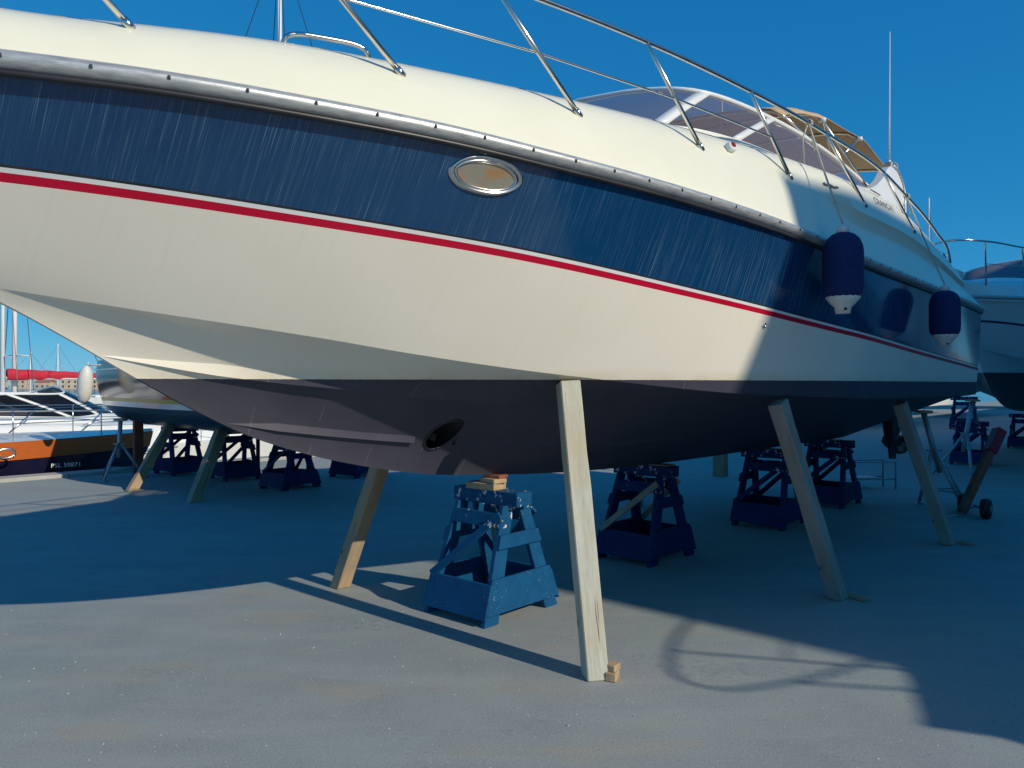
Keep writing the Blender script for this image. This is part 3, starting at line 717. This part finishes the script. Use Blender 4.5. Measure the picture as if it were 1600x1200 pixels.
# anchor on its bow roller
q = MB(); q.tube([P(-4.62, 0, 2.80), P(-4.2, 0, 2.96)], .045, 10); q.tube([P(-4.62, -.16, 2.70), P(-4.64, 0, 2.76), P(-4.62, .16, 2.70)], .03, 8); q.build('anchor', 'galvanised', stern_nb, True)
q = MB()
for y in (-.075, .075): q.box(P(-4.3, y, 2.92), (.5, .02, .10))
q.build('bow_roller', 'stainless', stern_nb)
side_nb = other_yacht('white motor yacht across the open yard, throwing its bow rail shadow on the slab', yard(4.62, 8.0, 0), BOAT_ROT, 1.0, WHITE)

other_yacht('unseen white motor yacht added for the stern reflection, astern of the one that throws the rail shadow', yard(17.2, 8.3, 0), BOAT_ROT, 1.0, WHITE)  # out of view, added to keep bright sky out of the stern's reflection

other_yacht('white motor yacht standing in line behind the one with the grey cover', yard(28, 1.4, .1), BOAT_ROT, 1.0, WHITE)
other_yacht('white motor yacht standing beyond the trestles under the stern, near the quay edge', yard(36, -5.8, .1), BOAT_ROT, 1.0, WHITE)
other_yacht('white motor yacht standing on the hard farthest down the yard', yard(52, -4.6, .1), BOAT_ROT, 1.0, WHITE)
other_yacht('white motor yacht standing near the quay edge, seen behind the grey jack stand', yard(24, -6.4, .1), BOAT_ROT, 1.0, WHITE)

# ------------------------------------------------------------------ fenders (hang from the rail, things of their own)
def fender(s, lat, ztop, zbot, rad, tie, label):
    h = ztop-zbot
    t = thing('boat_fender', label, 'fender', tuple(yard(s, lat, zbot)), 0, 'navy fenders hanging on the yacht')
    q = MB(); prof = [(0, .0), (rad*.55, .005), (rad*.82, h*.04), (rad*.96, h*.12), (rad, h*.25), (rad, h*.70), (rad*.95, h*.80), (rad*.80, h*.90), (rad*.55, h*.965), (rad*.28, h*.995), (0, h)]
    q.lathe(prof, 26); b = q.build('sleeve', 'navy_fabric', t, True)
    q = MB(); q.lathe([(0, h-.01), (rad*.36, h-.012), (rad*.30, h+.03), (rad*.16, h+.05), (0, h+.05)], 14); q.build('top_eye', 'fender_vinyl', t, True)
    q = MB(); q.lathe([(rad*.85, .03), (rad*.84, .012), (rad*.62, -.02), (rad*.42, -.045), (rad*.36, -.085), (0, -.085)], 16); f = q.build('bottom_end', 'fender_vinyl', t, True)
    q = MB(); q.lathe([(.0, 0), (.009, 0), (.009, .01), (0, .01)], 8, (-.2, -1, 0), Vector((-.006, -rad*.38-.004, -.06))); q.build('eye_hole', 'black_rubber', f)
    p1 = Vector(tie)-yard(s, lat, zbot); p0 = Vector((0, 0, h+.05)); pts = [p0.lerp(p1, i/8)+Vector((0, 0, -.015*math.sin(math.pi*i/8))) for i in range(9)]
    q = MB(); q.tube(pts, .0065, 6)
    for k in range(3):
        q.tube([p1+Vector((AX.x*.012*k, AX.y*.012*k, 0))+(NX*math.cos(a)+Vector((0, 0, 1))*math.sin(a))*.021 for a in [i*math.pi/5 for i in range(11)]], .006, 6, cap=False)
    q.tube([p1, p1+Vector((-.05, -.03, -.12)), p1+Vector((-.045, -.05, -.30))], .005, 6); q.tube([p1, p1+Vector((.02, -.02, -.10)), p1+Vector((.035, -.02, -.21)), p1+Vector((.015, -.02, -.10))], .005, 6)
    q.build('lanyard', 'rope', t, True); return t
fender(1.32, 1.89, 2.53, 2.09, .125, yard(1.48, 1.605, 3.345), 'big navy sleeved fender hanging under the side lettering, its rope knotted high on the rail')
fender(3.74, 1.93, 2.37, 1.96, .125, yard(3.75, 1.617, 3.25), 'navy sleeved fender hanging beside the stern quarter, next to its own dark reflection')

# ------------------------------------------------------------------ timber props
def prop(base, top, w, t, mat, label, group, taper=.0, face=None):
    base = Vector(base); top = Vector(top); d = (top-base); L_ = d.length; z = d.normalized(); f = Vector(face or NX); y = (f-z*f.dot(z)).normalized(); x = y.cross(z)
    rr = random.Random(int(L_*1e5)); q = MB(); rings = []
    for i in range(9):
        v = i/8; k = 1-taper*v; j = lambda: rr.uniform(-.0025, .0025)
        rings.append([(sx*w/2*k+j(), sy*t/2*k+j(), v*L_) for sx, sy in ((-1, -1), (1, -1), (1, 1), (-1, 1))])
    # foot cut level with the ground
    for k, p in enumerate(rings[0]):
        wp = x*p[0]+y*p[1]; rings[0][k] = (p[0], p[1], -wp.z/z.z+.001)
    vs = [p for r in rings for p in r]; fs = [(3, 2, 1, 0), (32, 33, 34, 35)]
    for i in range(8):
        for k in range(4): fs.append((i*4+k, i*4+(k+1) % 4, (i+1)*4+(k+1) % 4, (i+1)*4+k))
    q.add(vs, fs); o = q.build('timber_prop', mat, None)
    bm = bmesh.new(); bm.from_mesh(o.data); bmesh.ops.bevel(bm, geom=[e for e in bm.edges if e.calc_face_angle(0) > .6], offset=.006, segments=1, affect='EDGES'); bm.to_mesh(o.data); bm.free()
    o.matrix_world = Matrix(((x.x, y.x, z.x, base.x), (x.y, y.y, z.y, base.y), (x.z, y.z, z.z, base.z), (0, 0, 0, 1)))
    return tag(o, label, 'prop', group)
PG = 'timber props holding the yachts up'
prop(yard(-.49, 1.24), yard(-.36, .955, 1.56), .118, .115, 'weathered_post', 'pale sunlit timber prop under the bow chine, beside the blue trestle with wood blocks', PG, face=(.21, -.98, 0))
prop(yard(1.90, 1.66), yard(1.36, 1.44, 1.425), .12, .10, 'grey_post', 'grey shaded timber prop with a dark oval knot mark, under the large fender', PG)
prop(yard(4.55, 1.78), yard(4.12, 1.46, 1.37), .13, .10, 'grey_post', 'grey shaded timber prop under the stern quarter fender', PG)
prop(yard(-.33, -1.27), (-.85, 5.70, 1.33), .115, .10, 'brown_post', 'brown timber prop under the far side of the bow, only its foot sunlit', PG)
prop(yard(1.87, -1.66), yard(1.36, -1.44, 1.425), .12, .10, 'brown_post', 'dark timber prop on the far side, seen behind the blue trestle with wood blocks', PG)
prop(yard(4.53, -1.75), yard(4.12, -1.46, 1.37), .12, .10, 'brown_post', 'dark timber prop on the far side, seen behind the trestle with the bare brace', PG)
prop((-5.50, 11.1, 0), (-5.28, 11.95, .98), .13, .10, 'brown_post', 'leaning timber prop under the dark hull beside the grey jack stand', PG)
prop((-4.17, 10.05, 0), (-4.10, 10.95, 1.0), .15, .12, 'brown_post', 'thick timber prop under the dark hull with a sunlit patch, beside the orange bar', PG)
def block(name, label, c, dims, rot, mat, cat='block', tilt=0):
    q = MB(); q.box((0, 0, dims[2]/2), dims); o = q.build(name, mat, None, bevel=.004); o.location = c; o.rotation_euler = (tilt, 0, rot); return tag(o, label, cat)
NA = math.atan2(NX.y, NX.x); AA = math.atan2(AX.y, AX.x)
block('timber_chock', 'small split wood chock at the foot of the pale sunlit prop', yard(-.455, 1.325, .001), (.055, .075, .045), NA+.3, 'bare_timber')
block('timber_chock', 'thin wood offcut lying on the small chock by the pale sunlit prop', yard(-.44, 1.315, .046), (.06, .07, .035), NA+.1, 'bare_timber')
block('timber_chock', 'flat dark wedge at the foot of the grey prop with the knot mark', yard(1.98, 1.76, .001), (.16, .07, .03), NA-.2, 'brown_post')
block('timber_chock', 'flat dark wedge at the foot of the stern quarter prop', yard(4.64, 1.88, .001), (.18, .08, .03), NA-.1, 'brown_post')

# ------------------------------------------------------------------ trestles
def make_trestle(label, group, paint='blue_paint', brace='blue_paint'):
    """local x along the yacht, local y across; end frames face +-y"""
    t = thing('boat_trestle', label, 'trestle', (0, 0, 0), 0, group)
    HX, HT, YB, YT, H_ = .375, .13, .285, .225, .74
    q = MB(); q.box((0, 0, .78), (.155, .60, .095)); q.build('top_beam', paint, t, bevel=.005)
    for sy in (1, -1):
        def pt(x, z, o=0): return (x, sy*(lerp(YB, YT, z/H_)+o), z)
        for sx in (1, -1):
            q = MB(); w = .135
            a0, a1 = sx*HX, sx*(HX-w); b0, b1 = sx*(HT), sx*(HT-.105)
            q.prism([pt(a0, 0), pt(b0, H_), pt(b1, H_), pt(a1, 0)], (0, -sy*.035, 0)); q.build('leg', paint, t, bevel=.003)
        wx = lambda z: lerp(HX, HT, z/H_)
        q = MB(); q.prism([pt(-wx(.07)-.012, .07, .022), pt(wx(.07)+.012, .07, .022), pt(wx(.29)+.012, .29, .022), pt(-wx(.29)-.012, .29, .022)], (0, -sy*.021, 0)); q.build('base_board', paint, t, bevel=.003)
        q = MB(); q.prism([pt(-wx(.47), .47, .022), pt(wx(.47), .47, .022), pt(wx(.56), .56, .022), pt(-wx(.56), .56, .022)], (0, -sy*.021, 0)); q.build('gusset_board', paint, t, bevel=.003)
    for sx in (1, -1):
        def px(y, z, o=0): return (sx*(lerp(HX, HT, z/H_)+o), y, z)
        q = MB(); q.prism([px(-YB-.012, .05, .002), px(YB+.012, .05, .002), px(YB+.0, .26, .002), px(-YB-.0, .26, .002)], (sx*.022, 0, 0)); q.build('side_board', paint, t, bevel=.003)
        q = MB(); q.prism([px(-YT, .60, .002), px(YT, .60, .002), px(YT, .69, .002), px(-YT, .69, .002)], (-sx*.022, 0, 0)); q.build('upper_rail', paint, t, bevel=.003)
        q = MB(); q.beam(px(.27, .25, .028), px(-.235, .69, .026), .055, .02, (sx, 0, .3)); q.build('brace', brace, t, bevel=.003)
    return t
TG = 'blue timber trestles'
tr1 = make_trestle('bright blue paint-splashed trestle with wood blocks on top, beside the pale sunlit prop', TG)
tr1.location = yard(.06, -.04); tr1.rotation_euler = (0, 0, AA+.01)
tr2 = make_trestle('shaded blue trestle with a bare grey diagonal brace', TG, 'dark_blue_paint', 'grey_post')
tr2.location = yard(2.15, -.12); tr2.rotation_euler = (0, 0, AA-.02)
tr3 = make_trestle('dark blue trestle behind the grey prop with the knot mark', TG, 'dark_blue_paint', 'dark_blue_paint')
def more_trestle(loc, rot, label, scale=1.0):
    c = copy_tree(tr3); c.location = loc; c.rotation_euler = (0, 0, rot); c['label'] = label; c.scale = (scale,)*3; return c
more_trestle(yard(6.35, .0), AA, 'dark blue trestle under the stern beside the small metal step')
more_trestle((-3.32, 11.5, 0), AA+.1, 'blue trestle with crossed braces standing alone right of the orange bar', .95)
more_trestle((-4.55, 12.6, 0), AA+1.45, 'blue trestle under the dark hull behind the thick sunlit prop')
more_trestle((-5.75, 13.3, 0), AA+1.62, 'blue trestle under the dark hull beside the grey jack stand')
more_trestle((-2.62, 13.0, 0), AA+.2, 'blue trestle of which one foot shows past the yacht keel')
more_trestle((12.4, 18.6, 0), AA, 'blue trestle under the white yacht parked astern')
more_trestle((8.9, 14.9, 0), AA, 'dark trestle under the bow of the white yacht parked astern', 1.0)
more_trestle((15.6, 26.5, 0), AA+.1, 'far sunlit trestle seen beneath the white yacht parked astern', 1.35)
for i, w_ in enumerate(('bow', 'middle', 'stern')): more_trestle(yard(6.0+i*3.2, 7.85), AA, 'dark blue trestle under the %s of the white yacht across the open yard' % w_)
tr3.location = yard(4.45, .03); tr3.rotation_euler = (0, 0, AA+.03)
# blocks packed between trestle and keel
c = yard(.02, -.06, .8285); block('timber_block', 'broad pale wood block lying directly on the bright blue trestle', c, (.26, .13, .045), NA+.05, 'bare_timber')
c = yard(.03, .0, .8740); block('timber_block', 'middle wood block of the stack on the bright blue trestle', c, (.17, .11, .032), NA-.18, 'bare_timber')
c = yard(.05, .01, .9065); block('timber_block', 'thin reddish wood wedge on top of the stack, touching the keel', c, (.13, .10, .022), NA+.12, 'red_timber')
for s, lab in ((2.15, 'trestle with the bare brace'), (4.45, 'trestle behind the grey prop'), (6.35, 'trestle under the stern')):
    block('keel_pad', 'thin dark wood pad between the keel and the ' + lab, yard(s, 0, .829), (.3, .14, stemZ(s)-.829), NA, 'brown_post')
block('timber_block', 'upright weathered block standing behind the trestles under the stern', (3.50, 12.9, 0), (.16, .2, .44), AA, 'brown_post')

# ------------------------------------------------------------------ jack stands, step, trolley
def jack_stand(label, base, top, mat, spread=.42, group='tripod jack stands'):
    base = Vector(base); top = Vector(top); t = thing('jack_stand', label, 'jack stand', tuple(base), 0, group); h = top-base
    q = MB(); q.tube([h*.35, h*.97], .035, 10); q.build('post', mat, t, True)
    q = MB(); q.tube([h*.6, h*1.0], .02, 8); q.build('screw_rod', 'galvanised', t, True)
    q = MB(); q.tube([h*.58+Vector((-.1, 0, 0)), h*.58+Vector((.1, 0, 0))], .012, 6); q.build('handle', 'galvanised', t, True)
    q = MB(); q.box(h*.985, (.16, .16, .03)); q.build('pad', 'bare_timber', t)
    for k in range(3):
        a = k*2*math.pi/3+.5; f = Vector((math.cos(a), math.sin(a), 0))*spread; q = MB(); q.tube([f+Vector((0, 0, .02)), h*.62], .022, 8); q.build('leg', mat, t, True)
        q = MB(); q.box(f+Vector((0, 0, .012)), (.09, .09, .02)); q.build('foot', mat, t)
    q = MB(); pts = [Vector((math.cos(k*2*math.pi/3+.5), math.sin(k*2*math.pi/3+.5), 0))*spread*.72+h*.17 for k in range(3)]
    for i in range(3): q.tube([pts[i], pts[(i+1) % 3]], .012, 6)
    q.build('spreader', mat, t, True); return t
jack_stand('grey steel tripod jack stand under the stern of the white yacht', (5.55, 9.75, 0), (5.20, 9.72, 1.22), 'galvanised', .34)
jack_stand('grey tripod jack stand under the dark hull, beside the leaning prop', (-6.45, 12.55, 0), (-6.42, 12.6, .98), 'galvanised', .4)
jack_stand('dark tripod jack stand behind the grey steel one, under the white yacht astern', (7.2, 12.4, 0), (7.5, 12.5, 1.3), 'galvanised', .4)
prop((-6.30, 12.95, 0), (-6.38, 13.1, .98), .15, .08, 'red_timber', 'reddish upright plank prop under the dark hull behind the grey jack stand', PG)
# wheeled boat jack: raking post on two wheels
jt = thing('wheeled_jack', 'raking dark jack post with red head and two black wheels under the white yacht', 'jack', (5.24, 8.95, 0))
q = MB(); q.beam((0, 0, .06), (.50, .23, .80), .085, .085, (0, -1, 0)); q.build('post', 'red_timber', jt, bevel=.004)
q = MB(); q.beam((.46, .21, .74), (.63, .29, 1.0), .12, .12, (0, -1, 0)); q.build('head', 'red_paint', jt, bevel=.008)
for k, (x, y) in enumerate(((.21, -.12), (.20, .30))):
    q = MB(); q.lathe([(.02, -.05), (.06, -.05), (.105, -.045), (.115, -.02), (.115, .02), (.105, .045), (.06, .05), (.02, .05)], 20, (.72, -.69, 0), (x, y, .116)); w = q.build('wheel', 'black_rubber', jt, True)
    q = MB(); q.lathe([(0, -.053), (.035, -.052), (.035, .052), (0, .053)], 12, (.72, -.69, 0), (x, y, .116)); q.build('hub', 'galvanised', w, True)
q = MB(); q.tube([(.21, -.12, .116), (.20, .30, .116)], .016, 8); q.tube([(0, 0, .06), (.2, .1, .116)], .02, 8); q.build('axle', 'galvanised', jt, True)
q = MB(); q.tube([(-.22, -.05, .012), (0, 0, .03), (.30, .42, .03)], .012, 6); q.build('drawbar', 'galvanised', jt, True)
# low metal step frame
st = thing('metal_step', 'low dark tubular metal step frame beside the trestle under the stern', 'step', (5.36, 11.3, 0), .1)
q = MB()
for y in (0, .32):
    q.tube([(-.35, y, .0), (-.35, y, .40), (.30, y, .40), (.30, y, .0)], .014, 6)
q.tube([(-.35, 0, .4), (-.35, .32, .4)], .014, 6); q.tube([(.3, 0, .4), (.3, .32, .4)], .014, 6); q.build('frame', 'galvanised', st, True)
q = MB(); q.box((-.15, .16, .16), (.42, .3, .02)); q.build('tread', 'galvanised', st)
q = MB(); q.tube([(-.35, 0, .15), (.3, 0, .15)], .011, 6); q.tube([(-.35, .32, .15), (.3, .32, .15)], .011, 6); q.build('stretcher', 'galvanised', st, True)

# ------------------------------------------------------------------ simple displacement hulls
def hull_rows(Lh, B, levels, rake=.35, stern=.55, n=36):
    """levels: list of (z, breadth factor, length factor); returns rows of points, bow at +x"""
    rows = []
    for z, fb, fl in levels:
        row = []
        for i in range(n+1):
            u = i/n; x = lerp(-1, 1, u); bb = (1-max(0, x)**2.3) * (stern+(1-stern)*min(1, (x+1)/.9)**.8 if x < 0 else 1)
            row.append((x*Lh/2*fl-(1-fl)*Lh*.02, B/2*fb*bb, z))
        rows.append(row)
    return rows
def build_hull(root, Lh, B, bands, stern=.55):
    """bands: list of (name, mat, [levels])"""
    allr = []
    for name, mat, lv in bands:
        rows = hull_rows(Lh, B, lv, stern=stern); m = MB(); m.grid(rows); m.grid([[(x, -y, z) for x, y, z in r] for r in rows])
        # close the stern
        for a, b in zip(rows, rows[1:]): m.add([a[0], b[0], (b[0][0], -b[0][1], b[0][2]), (a[0][0], -a[0][1], a[0][2])], [(0, 1, 2, 3)])
        o = m.build(name, mat, root); smooth_by_angle(o, 40); allr.append(rows)
    return allr
def close_deck(root, row, mat, crown=.05):
    m = MB(); n = len(row); m.grid([row, [(x, y*.5, z+crown*.8) for x, y, z in row], [(x, 0, z+crown) for x, y, z in row], [(x, -y*.5, z+crown*.8) for x, y, z in row], [(x, -y, z) for x, y, z in row]]); return m.build('deck', mat, root, True)
def sailing_yacht(label, loc, rot, Lh, hullmat, deckmat, free, mast_h, mast_x=.08, boom=None, toe=None, group=None, bottom='navy_line'):
    t = thing('sailing_yacht', label, 'sailboat', loc, rot, group); B = Lh*.31
    z1 = free
    bands = [('hull', hullmat, [(-.4, .35, .72), (0, .80, .84), (z1*.5, .93, .93), (z1*.84 if toe else z1, .985, .985)])]
    if toe: bands.append(('toe_band', toe, [(z1*.84, .992, .987), (z1, 1.0, 1.0)]))
    rows = build_hull(t, Lh, B, bands, .6); close_deck(t, rows[-1][-1], deckmat)
    m = MB(); rw = []
    for z, f in ((z1-.02, 1), (z1+.22, .94), (z1+.34, .80), (z1+.36, .0)):
        rw.append([(lerp(-.22, .25, i/16)*Lh*(1 if f > .9 else .96), B*.30*f*(1-(max(0, i/16-.5)*1.6)**2), z) for i in range(17)])
    m.grid(rw); m.grid([[(x, -y, z) for x, y, z in r] for r in rw]); co = m.build('cabin_trunk', deckmat, t); smooth_by_angle(co, 40)
    for k in range(3):
        x = lerp(-.15, .1, k/2)*Lh; q = MB(); q.box((x, 0, z1+.13), (Lh*.06, B*.30*1.96, .10)); q.build('cabin_window', 'dark_glass_solid', co, bevel=.02)
    if mast_h:
        q = MB(); q.tube([(mast_x*Lh, 0, z1), (mast_x*Lh-.05, 0, mast_h)], [.085, .06], 10); mo = q.build('mast', 'white_paint', t, True)
        q = MB()
        for f in (.38, .66): q.tube([(mast_x*Lh-.1, -.75, mast_h*f), (mast_x*Lh-.03, 0, mast_h*f+.05), (mast_x*Lh-.1, .75, mast_h*f)], .022, 6)
        q.build('spreader', 'white_paint', mo, True)
        q = MB()
        for p in ((Lh*.49, 0), (-Lh*.47, 0), (mast_x*Lh-.15, B*.44), (mast_x*Lh-.15, -B*.44)): q.tube([(p[0], p[1], z1), (mast_x*Lh-.05, 0, mast_h*.98)], .012, 5)
        q.build('rigging', 'dark_line', mo)
    if boom:
        q = MB(); x0 = mast_x*Lh-.1; q.tube([(x0, 0, boom), (x0-Lh*.36, 0, boom+.02)], .055, 8); q.build('boom', 'white_paint', t, True)
        q = MB(); rws = []
        for i in range(19):
            u = i/18; rws.append([(x0-.03-Lh*.35*u, .10*math.cos(a)*(1-.4*u), boom+.13-.04*u+(.20*(1-.55*u))*math.sin(a)+.012*math.sin(u*40)) for a in [k*math.pi/6 for k in range(13)]])
        q.grid(rws); o = q.build('sail_cover', 'red_canvas', t, True)
    # guard rail
    q = MB(); row = rows[-1][-1]
    for sg in (1, -1):
        for i in range(2, len(row)-1, 5): q.tube([(row[i][0], sg*row[i][1]*.95, z1), (row[i][0], sg*row[i][1]*.95, z1+.55)], .011, 5)
        for hgt in (.3, .55): q.tube([(row[i][0], sg*row[i][1]*.95, z1+hgt) for i in range(2, len(row)-1)]+[(row[-1][0], 0, z1+hgt)], .008, 5)
    q.build('guard_rail', 'stainless', t, True)
    return t
mottled('dark_glass_solid', (.012, .012, .016), (.02, .02, .026), 3, .08)
FWD = AA   # bows pointing along +AX
ns = sailing_yacht('dark navy sailing yacht with orange varnished toe band, moored along the quay edge', tuple(yard(-2.75, -12.62, -1.35)), FWD, 11.6, 'navy_hull', 'white_gelcoat', 1.93, 0, toe='teak_band')
xf = Matrix.Translation((3.62, -1.655, 1.50)) @ Matrix.Rotation(R(-6), 4, 'Z') @ Matrix.Rotation(R(90), 4, 'X')
text_mesh('registration', 'PSL 50871', .10, 'white_paint', ns, xf, .004, 1.1)
# chromed fairleads let into the toe band, with mooring lines to the quay
q = MB()
for dx in (0, .34): q.tube([(2.35+dx+.13*math.cos(a), -1.775, 1.77+.075*math.sin(a)) for a in [i*math.pi/8 for i in range(17)]], .022, 6, cap=False)
q.build('fairlead', 'stainless', ns, True)
q = MB(); q.tube([(2.4, -1.8, 1.76), (1.7, -1.95, 1.5), (1.0, -2.1, 1.36)], .016, 6); q.tube([(2.6, -1.8, 1.76), (2.5, -1.85, 1.5), (2.4, -1.9, 1.3)], .012, 6); q.build('mooring_line', 'rope', ns, True)

sailing_yacht('white sailing yacht with a red sail cover, moored behind the white motor yachts', tuple(yard(4.0, -27.0, -1.35)), FWD+math.pi, 10.5, 'white_gelcoat', 'white_gelcoat', 1.5, 10.0, mast_x=.0, boom=3.10, group='sailing yachts afloat')
sailing_yacht('white sailing yacht whose tall mast rises above the foredeck mooring bar', tuple(yard(9.0, -17, -1.35)), FWD, 11.5, 'white_gelcoat', 'white_gelcoat', 1.4, 16.5, mast_x=-.03, group='sailing yachts afloat')
sailing_yacht('distant sailing yacht whose mast tops out over the white yacht astern', tuple(yard(76, -16, -1.35)), FWD, 13, 'white_gelcoat', 'white_gelcoat', 1.5, 20.6, group='sailing yachts afloat')
for (px, d, mh) in ((22, 27, 10.2), (47, 85, 6.5), (90, 90, 7.6), (137, 95, 5.6)):
    x = (px-800)/1200*d
    sailing_yacht('small distant white sailing yacht afloat beyond the red sail cover', (x, d, -1.35), FWD+math.pi+.2, 9, 'white_gelcoat', 'white_gelcoat', 1.2, mh, mast_x=0, group='far sailing yachts')
# white motor yachts afloat
MG = 'white motor yachts afloat'
for i, (s, lat, sc, lab) in enumerate(((4.0, -17.6, 1.30, 'white motor yacht afloat next behind the navy sailing yacht'), (5.2, -22.6, 1.22, 'white motor yacht with dark windscreen afloat under the red sail cover'))):
    z = -1.35-1.574*sc; other_yacht(lab, yard(s, lat, z), FWD, sc, WHITE, MG)

# dark hull on the hard behind the bow
gb = thing('wooden_boat', 'dark blue-green boat on the hard with white and yellow waterline stripes', 'boat', tuple(yard(2.15, -6.95, 0)), NA)
plain_hull('teal_bottom', (.02, .10, .16), (.006, .05, .09), 1.1)
mottled('gloss_navy', (.004, .014, .035), (.008, .024, .05), 2, .16, coat=.15)
mottled('yellow_line', (.50, .36, .08), (.56, .42, .12), 5, .4)
build_hull(gb, 7.4, 2.6, [('bottom', 'teal_bottom', [(.80, .02, .55), (.86, .40, .80), (.98, .72, .90), (1.19, .90, .95)]), ('white_stripe', 'white_gelcoat', [(1.19, .905, .951), (1.27, .93, .957)]), ('yellow_stripe', 'yellow_line', [(1.27, .93, .957), (1.33, .945, .962)]), ('topside', 'gloss_navy', [(1.33, .945, .962), (1.5, .98, .975), (1.72, 1.0, .985), (1.95, .99, .97)])], .72)
rws = hull_rows(7.4, 2.6, [(1.95, .99, .97)], stern=.72)[0]; close_deck(gb, rws, 'white_gelcoat')
q = MB(); 
for sg in (1, -1): q.tube([(x, sg*(y+.012), 1.80) for x, y, z in hull_rows(7.4, 2.6, [(1.80, .997, .98)], stern=.72)[0]], .014, 6)
q.build('rubbing_strake', 'white_gelcoat', gb, True)
fw = thing('boat_fender', 'plain white fender hanging at the end of the dark blue-green boat', 'fender', tuple(yard(.80, -9.95, 1.24)))
q = MB(); q.lathe([(0, 0), (.05, .015), (.085, .07), (.115, .18), (.118, .36), (.095, .52), (.05, .60), (0, .63)], 18); q.build('body', 'fender_vinyl', fw, True)
q = MB(); q.tube([(0, 0, .62), tuple(yard(.98, -9.85, 1.90)-yard(.80, -9.95, 1.24))], .012, 6); q.build('lanyard', 'rope', fw, True); fw.rotation_euler = (.12, .16, 0)
# orange steel cradle bar under that boat
ob = thing('cradle_bar', 'orange steel cradle bar with a turned down end under the dark hull', 'cradle', (-4.55, 13.0, 0), .0)
q = MB(); q.tube([(0, 0, .50), (0, 0, .66), (.04, 0, .69), (1.15, .0, .67)], .045, 10); q.build('bar', 'orange_paint', ob, True)
q = MB(); q.tube([(1.10, 0, .0), (1.10, 0, .66)], .035, 8); q.tube([(.25, .0, .0), (.25, 0, .66)], .035, 8); q.build('leg', 'dark_line', ob, True)

# ------------------------------------------------------------------ distant town row, and an unseen shed added to shade the yacht's stern
tg = 'pale houses across the harbour'
for i in range(9):
    w = random.uniform(8, 13); h = random.uniform(4, 7.0); x = -330+i*18; y = 470-i*5
    t = thing('harbour_house', 'small pale house with a tiled roof across the harbour', 'house', (x, y, -1.4), random.uniform(-.15, .15), tg)
    q = MB(); q.box((0, 0, h/2), (w, 7, h)); q.build('wall', 'far_wall', t)
    q = MB(); q.prism([(-w/2-.2, -3.8, h), (-w/2-.2, 3.8, h), (-w/2-.2, 0, h+1.5)], (w+.4, 0, 0)); q.build('roof', 'far_roof', t)
    for k in range(3):
        for z in (1.6, 4.2):
            if z < h-1: q = MB(); q.box((-w/3+k*w/3, -3.52, z), (.9, .1, 1.2)); q.build('window', 'dark_glass_solid', t)
strip('breakwater', -300, 900, -330, -320, -.8, 'stone_coping')
shed = thing('shading_shed', 'tall pale unseen shed added to shade the stern end of the yard', 'shed', tuple(yard(1.80, 14.2, 0)), AA)  # out of view, added so its corner and eave cast the stern's shade
SH = 9.6
q = MB(); q.hexa([(0, 0, 0), (7.4, 0, 0), (7.4, -12, 0), (0, -12, 0), (0, 0, SH-.1), (7.4, 0, SH-.1), (7.4, -12, SH-1.2), (0, -12, SH-1.2)]); q.build('wall', 'shed_wall', shed)
q = MB(); q.box((43.7, -6.2, 5.4), (72.6, 12.4, 10.8)); q.build('shading_hall_wall', 'shed_wall', shed)  # unseen hall, lengthened to shade the far yard and dull the stern reflection
q = MB(); q.prism([(-.02, .02, SH), (-.02, -12.1, SH-1.1), (-.02, -12.1, SH-1.25), (-.02, .02, SH-.15)], (7.35, 0, 0)); q.build('roof', 'shed_roof', shed)
q = MB(); q.prism([(7.38, .02, 10.8), (7.38, -12.5, 10.8), (7.38, -12.5, 10.95), (7.38, .02, 10.95)], (72.7, 0, 0)); q.build('shading_hall_roof', 'shed_roof', shed)
for k in range(3):
    q = MB(); q.box((4+k*7, .03, 3), (5, .1, 6)); d = q.build('door', 'galvanised', shed)
    q = MB(); q.box((5.9+k*7, .11, 1.2), (.05, .06, .5)); q.build('handle', 'dark_line', d)

# ------------------------------------------------------------------ loose grit on the slab
rg = random.Random(3); q = MB()
for i in range(1500):
    y = 2.4+rg.random()**1.6*6.5; x = rg.uniform(-.75, .75)*y; r = rg.uniform(.0016, .0045)*(1 if rg.random() < .96 else 2.0)
    a = rg.random()*6; pts = [(x+r*math.cos(a+k*1.57)*rg.uniform(.7, 1.3), y+r*math.sin(a+k*1.57)*rg.uniform(.7, 1.3), 0) for k in range(4)]+[(x, y, r*rg.uniform(.7, 1.1))]
    q.add(pts, [(0, 1, 4), (1, 2, 4), (2, 3, 4), (3, 0, 4)])
o = q.build('loose_grit', 'pebble'); tag(o, 'loose pale grit and pebbles strewn over the grey slab', 'grit', None, 'stuff')
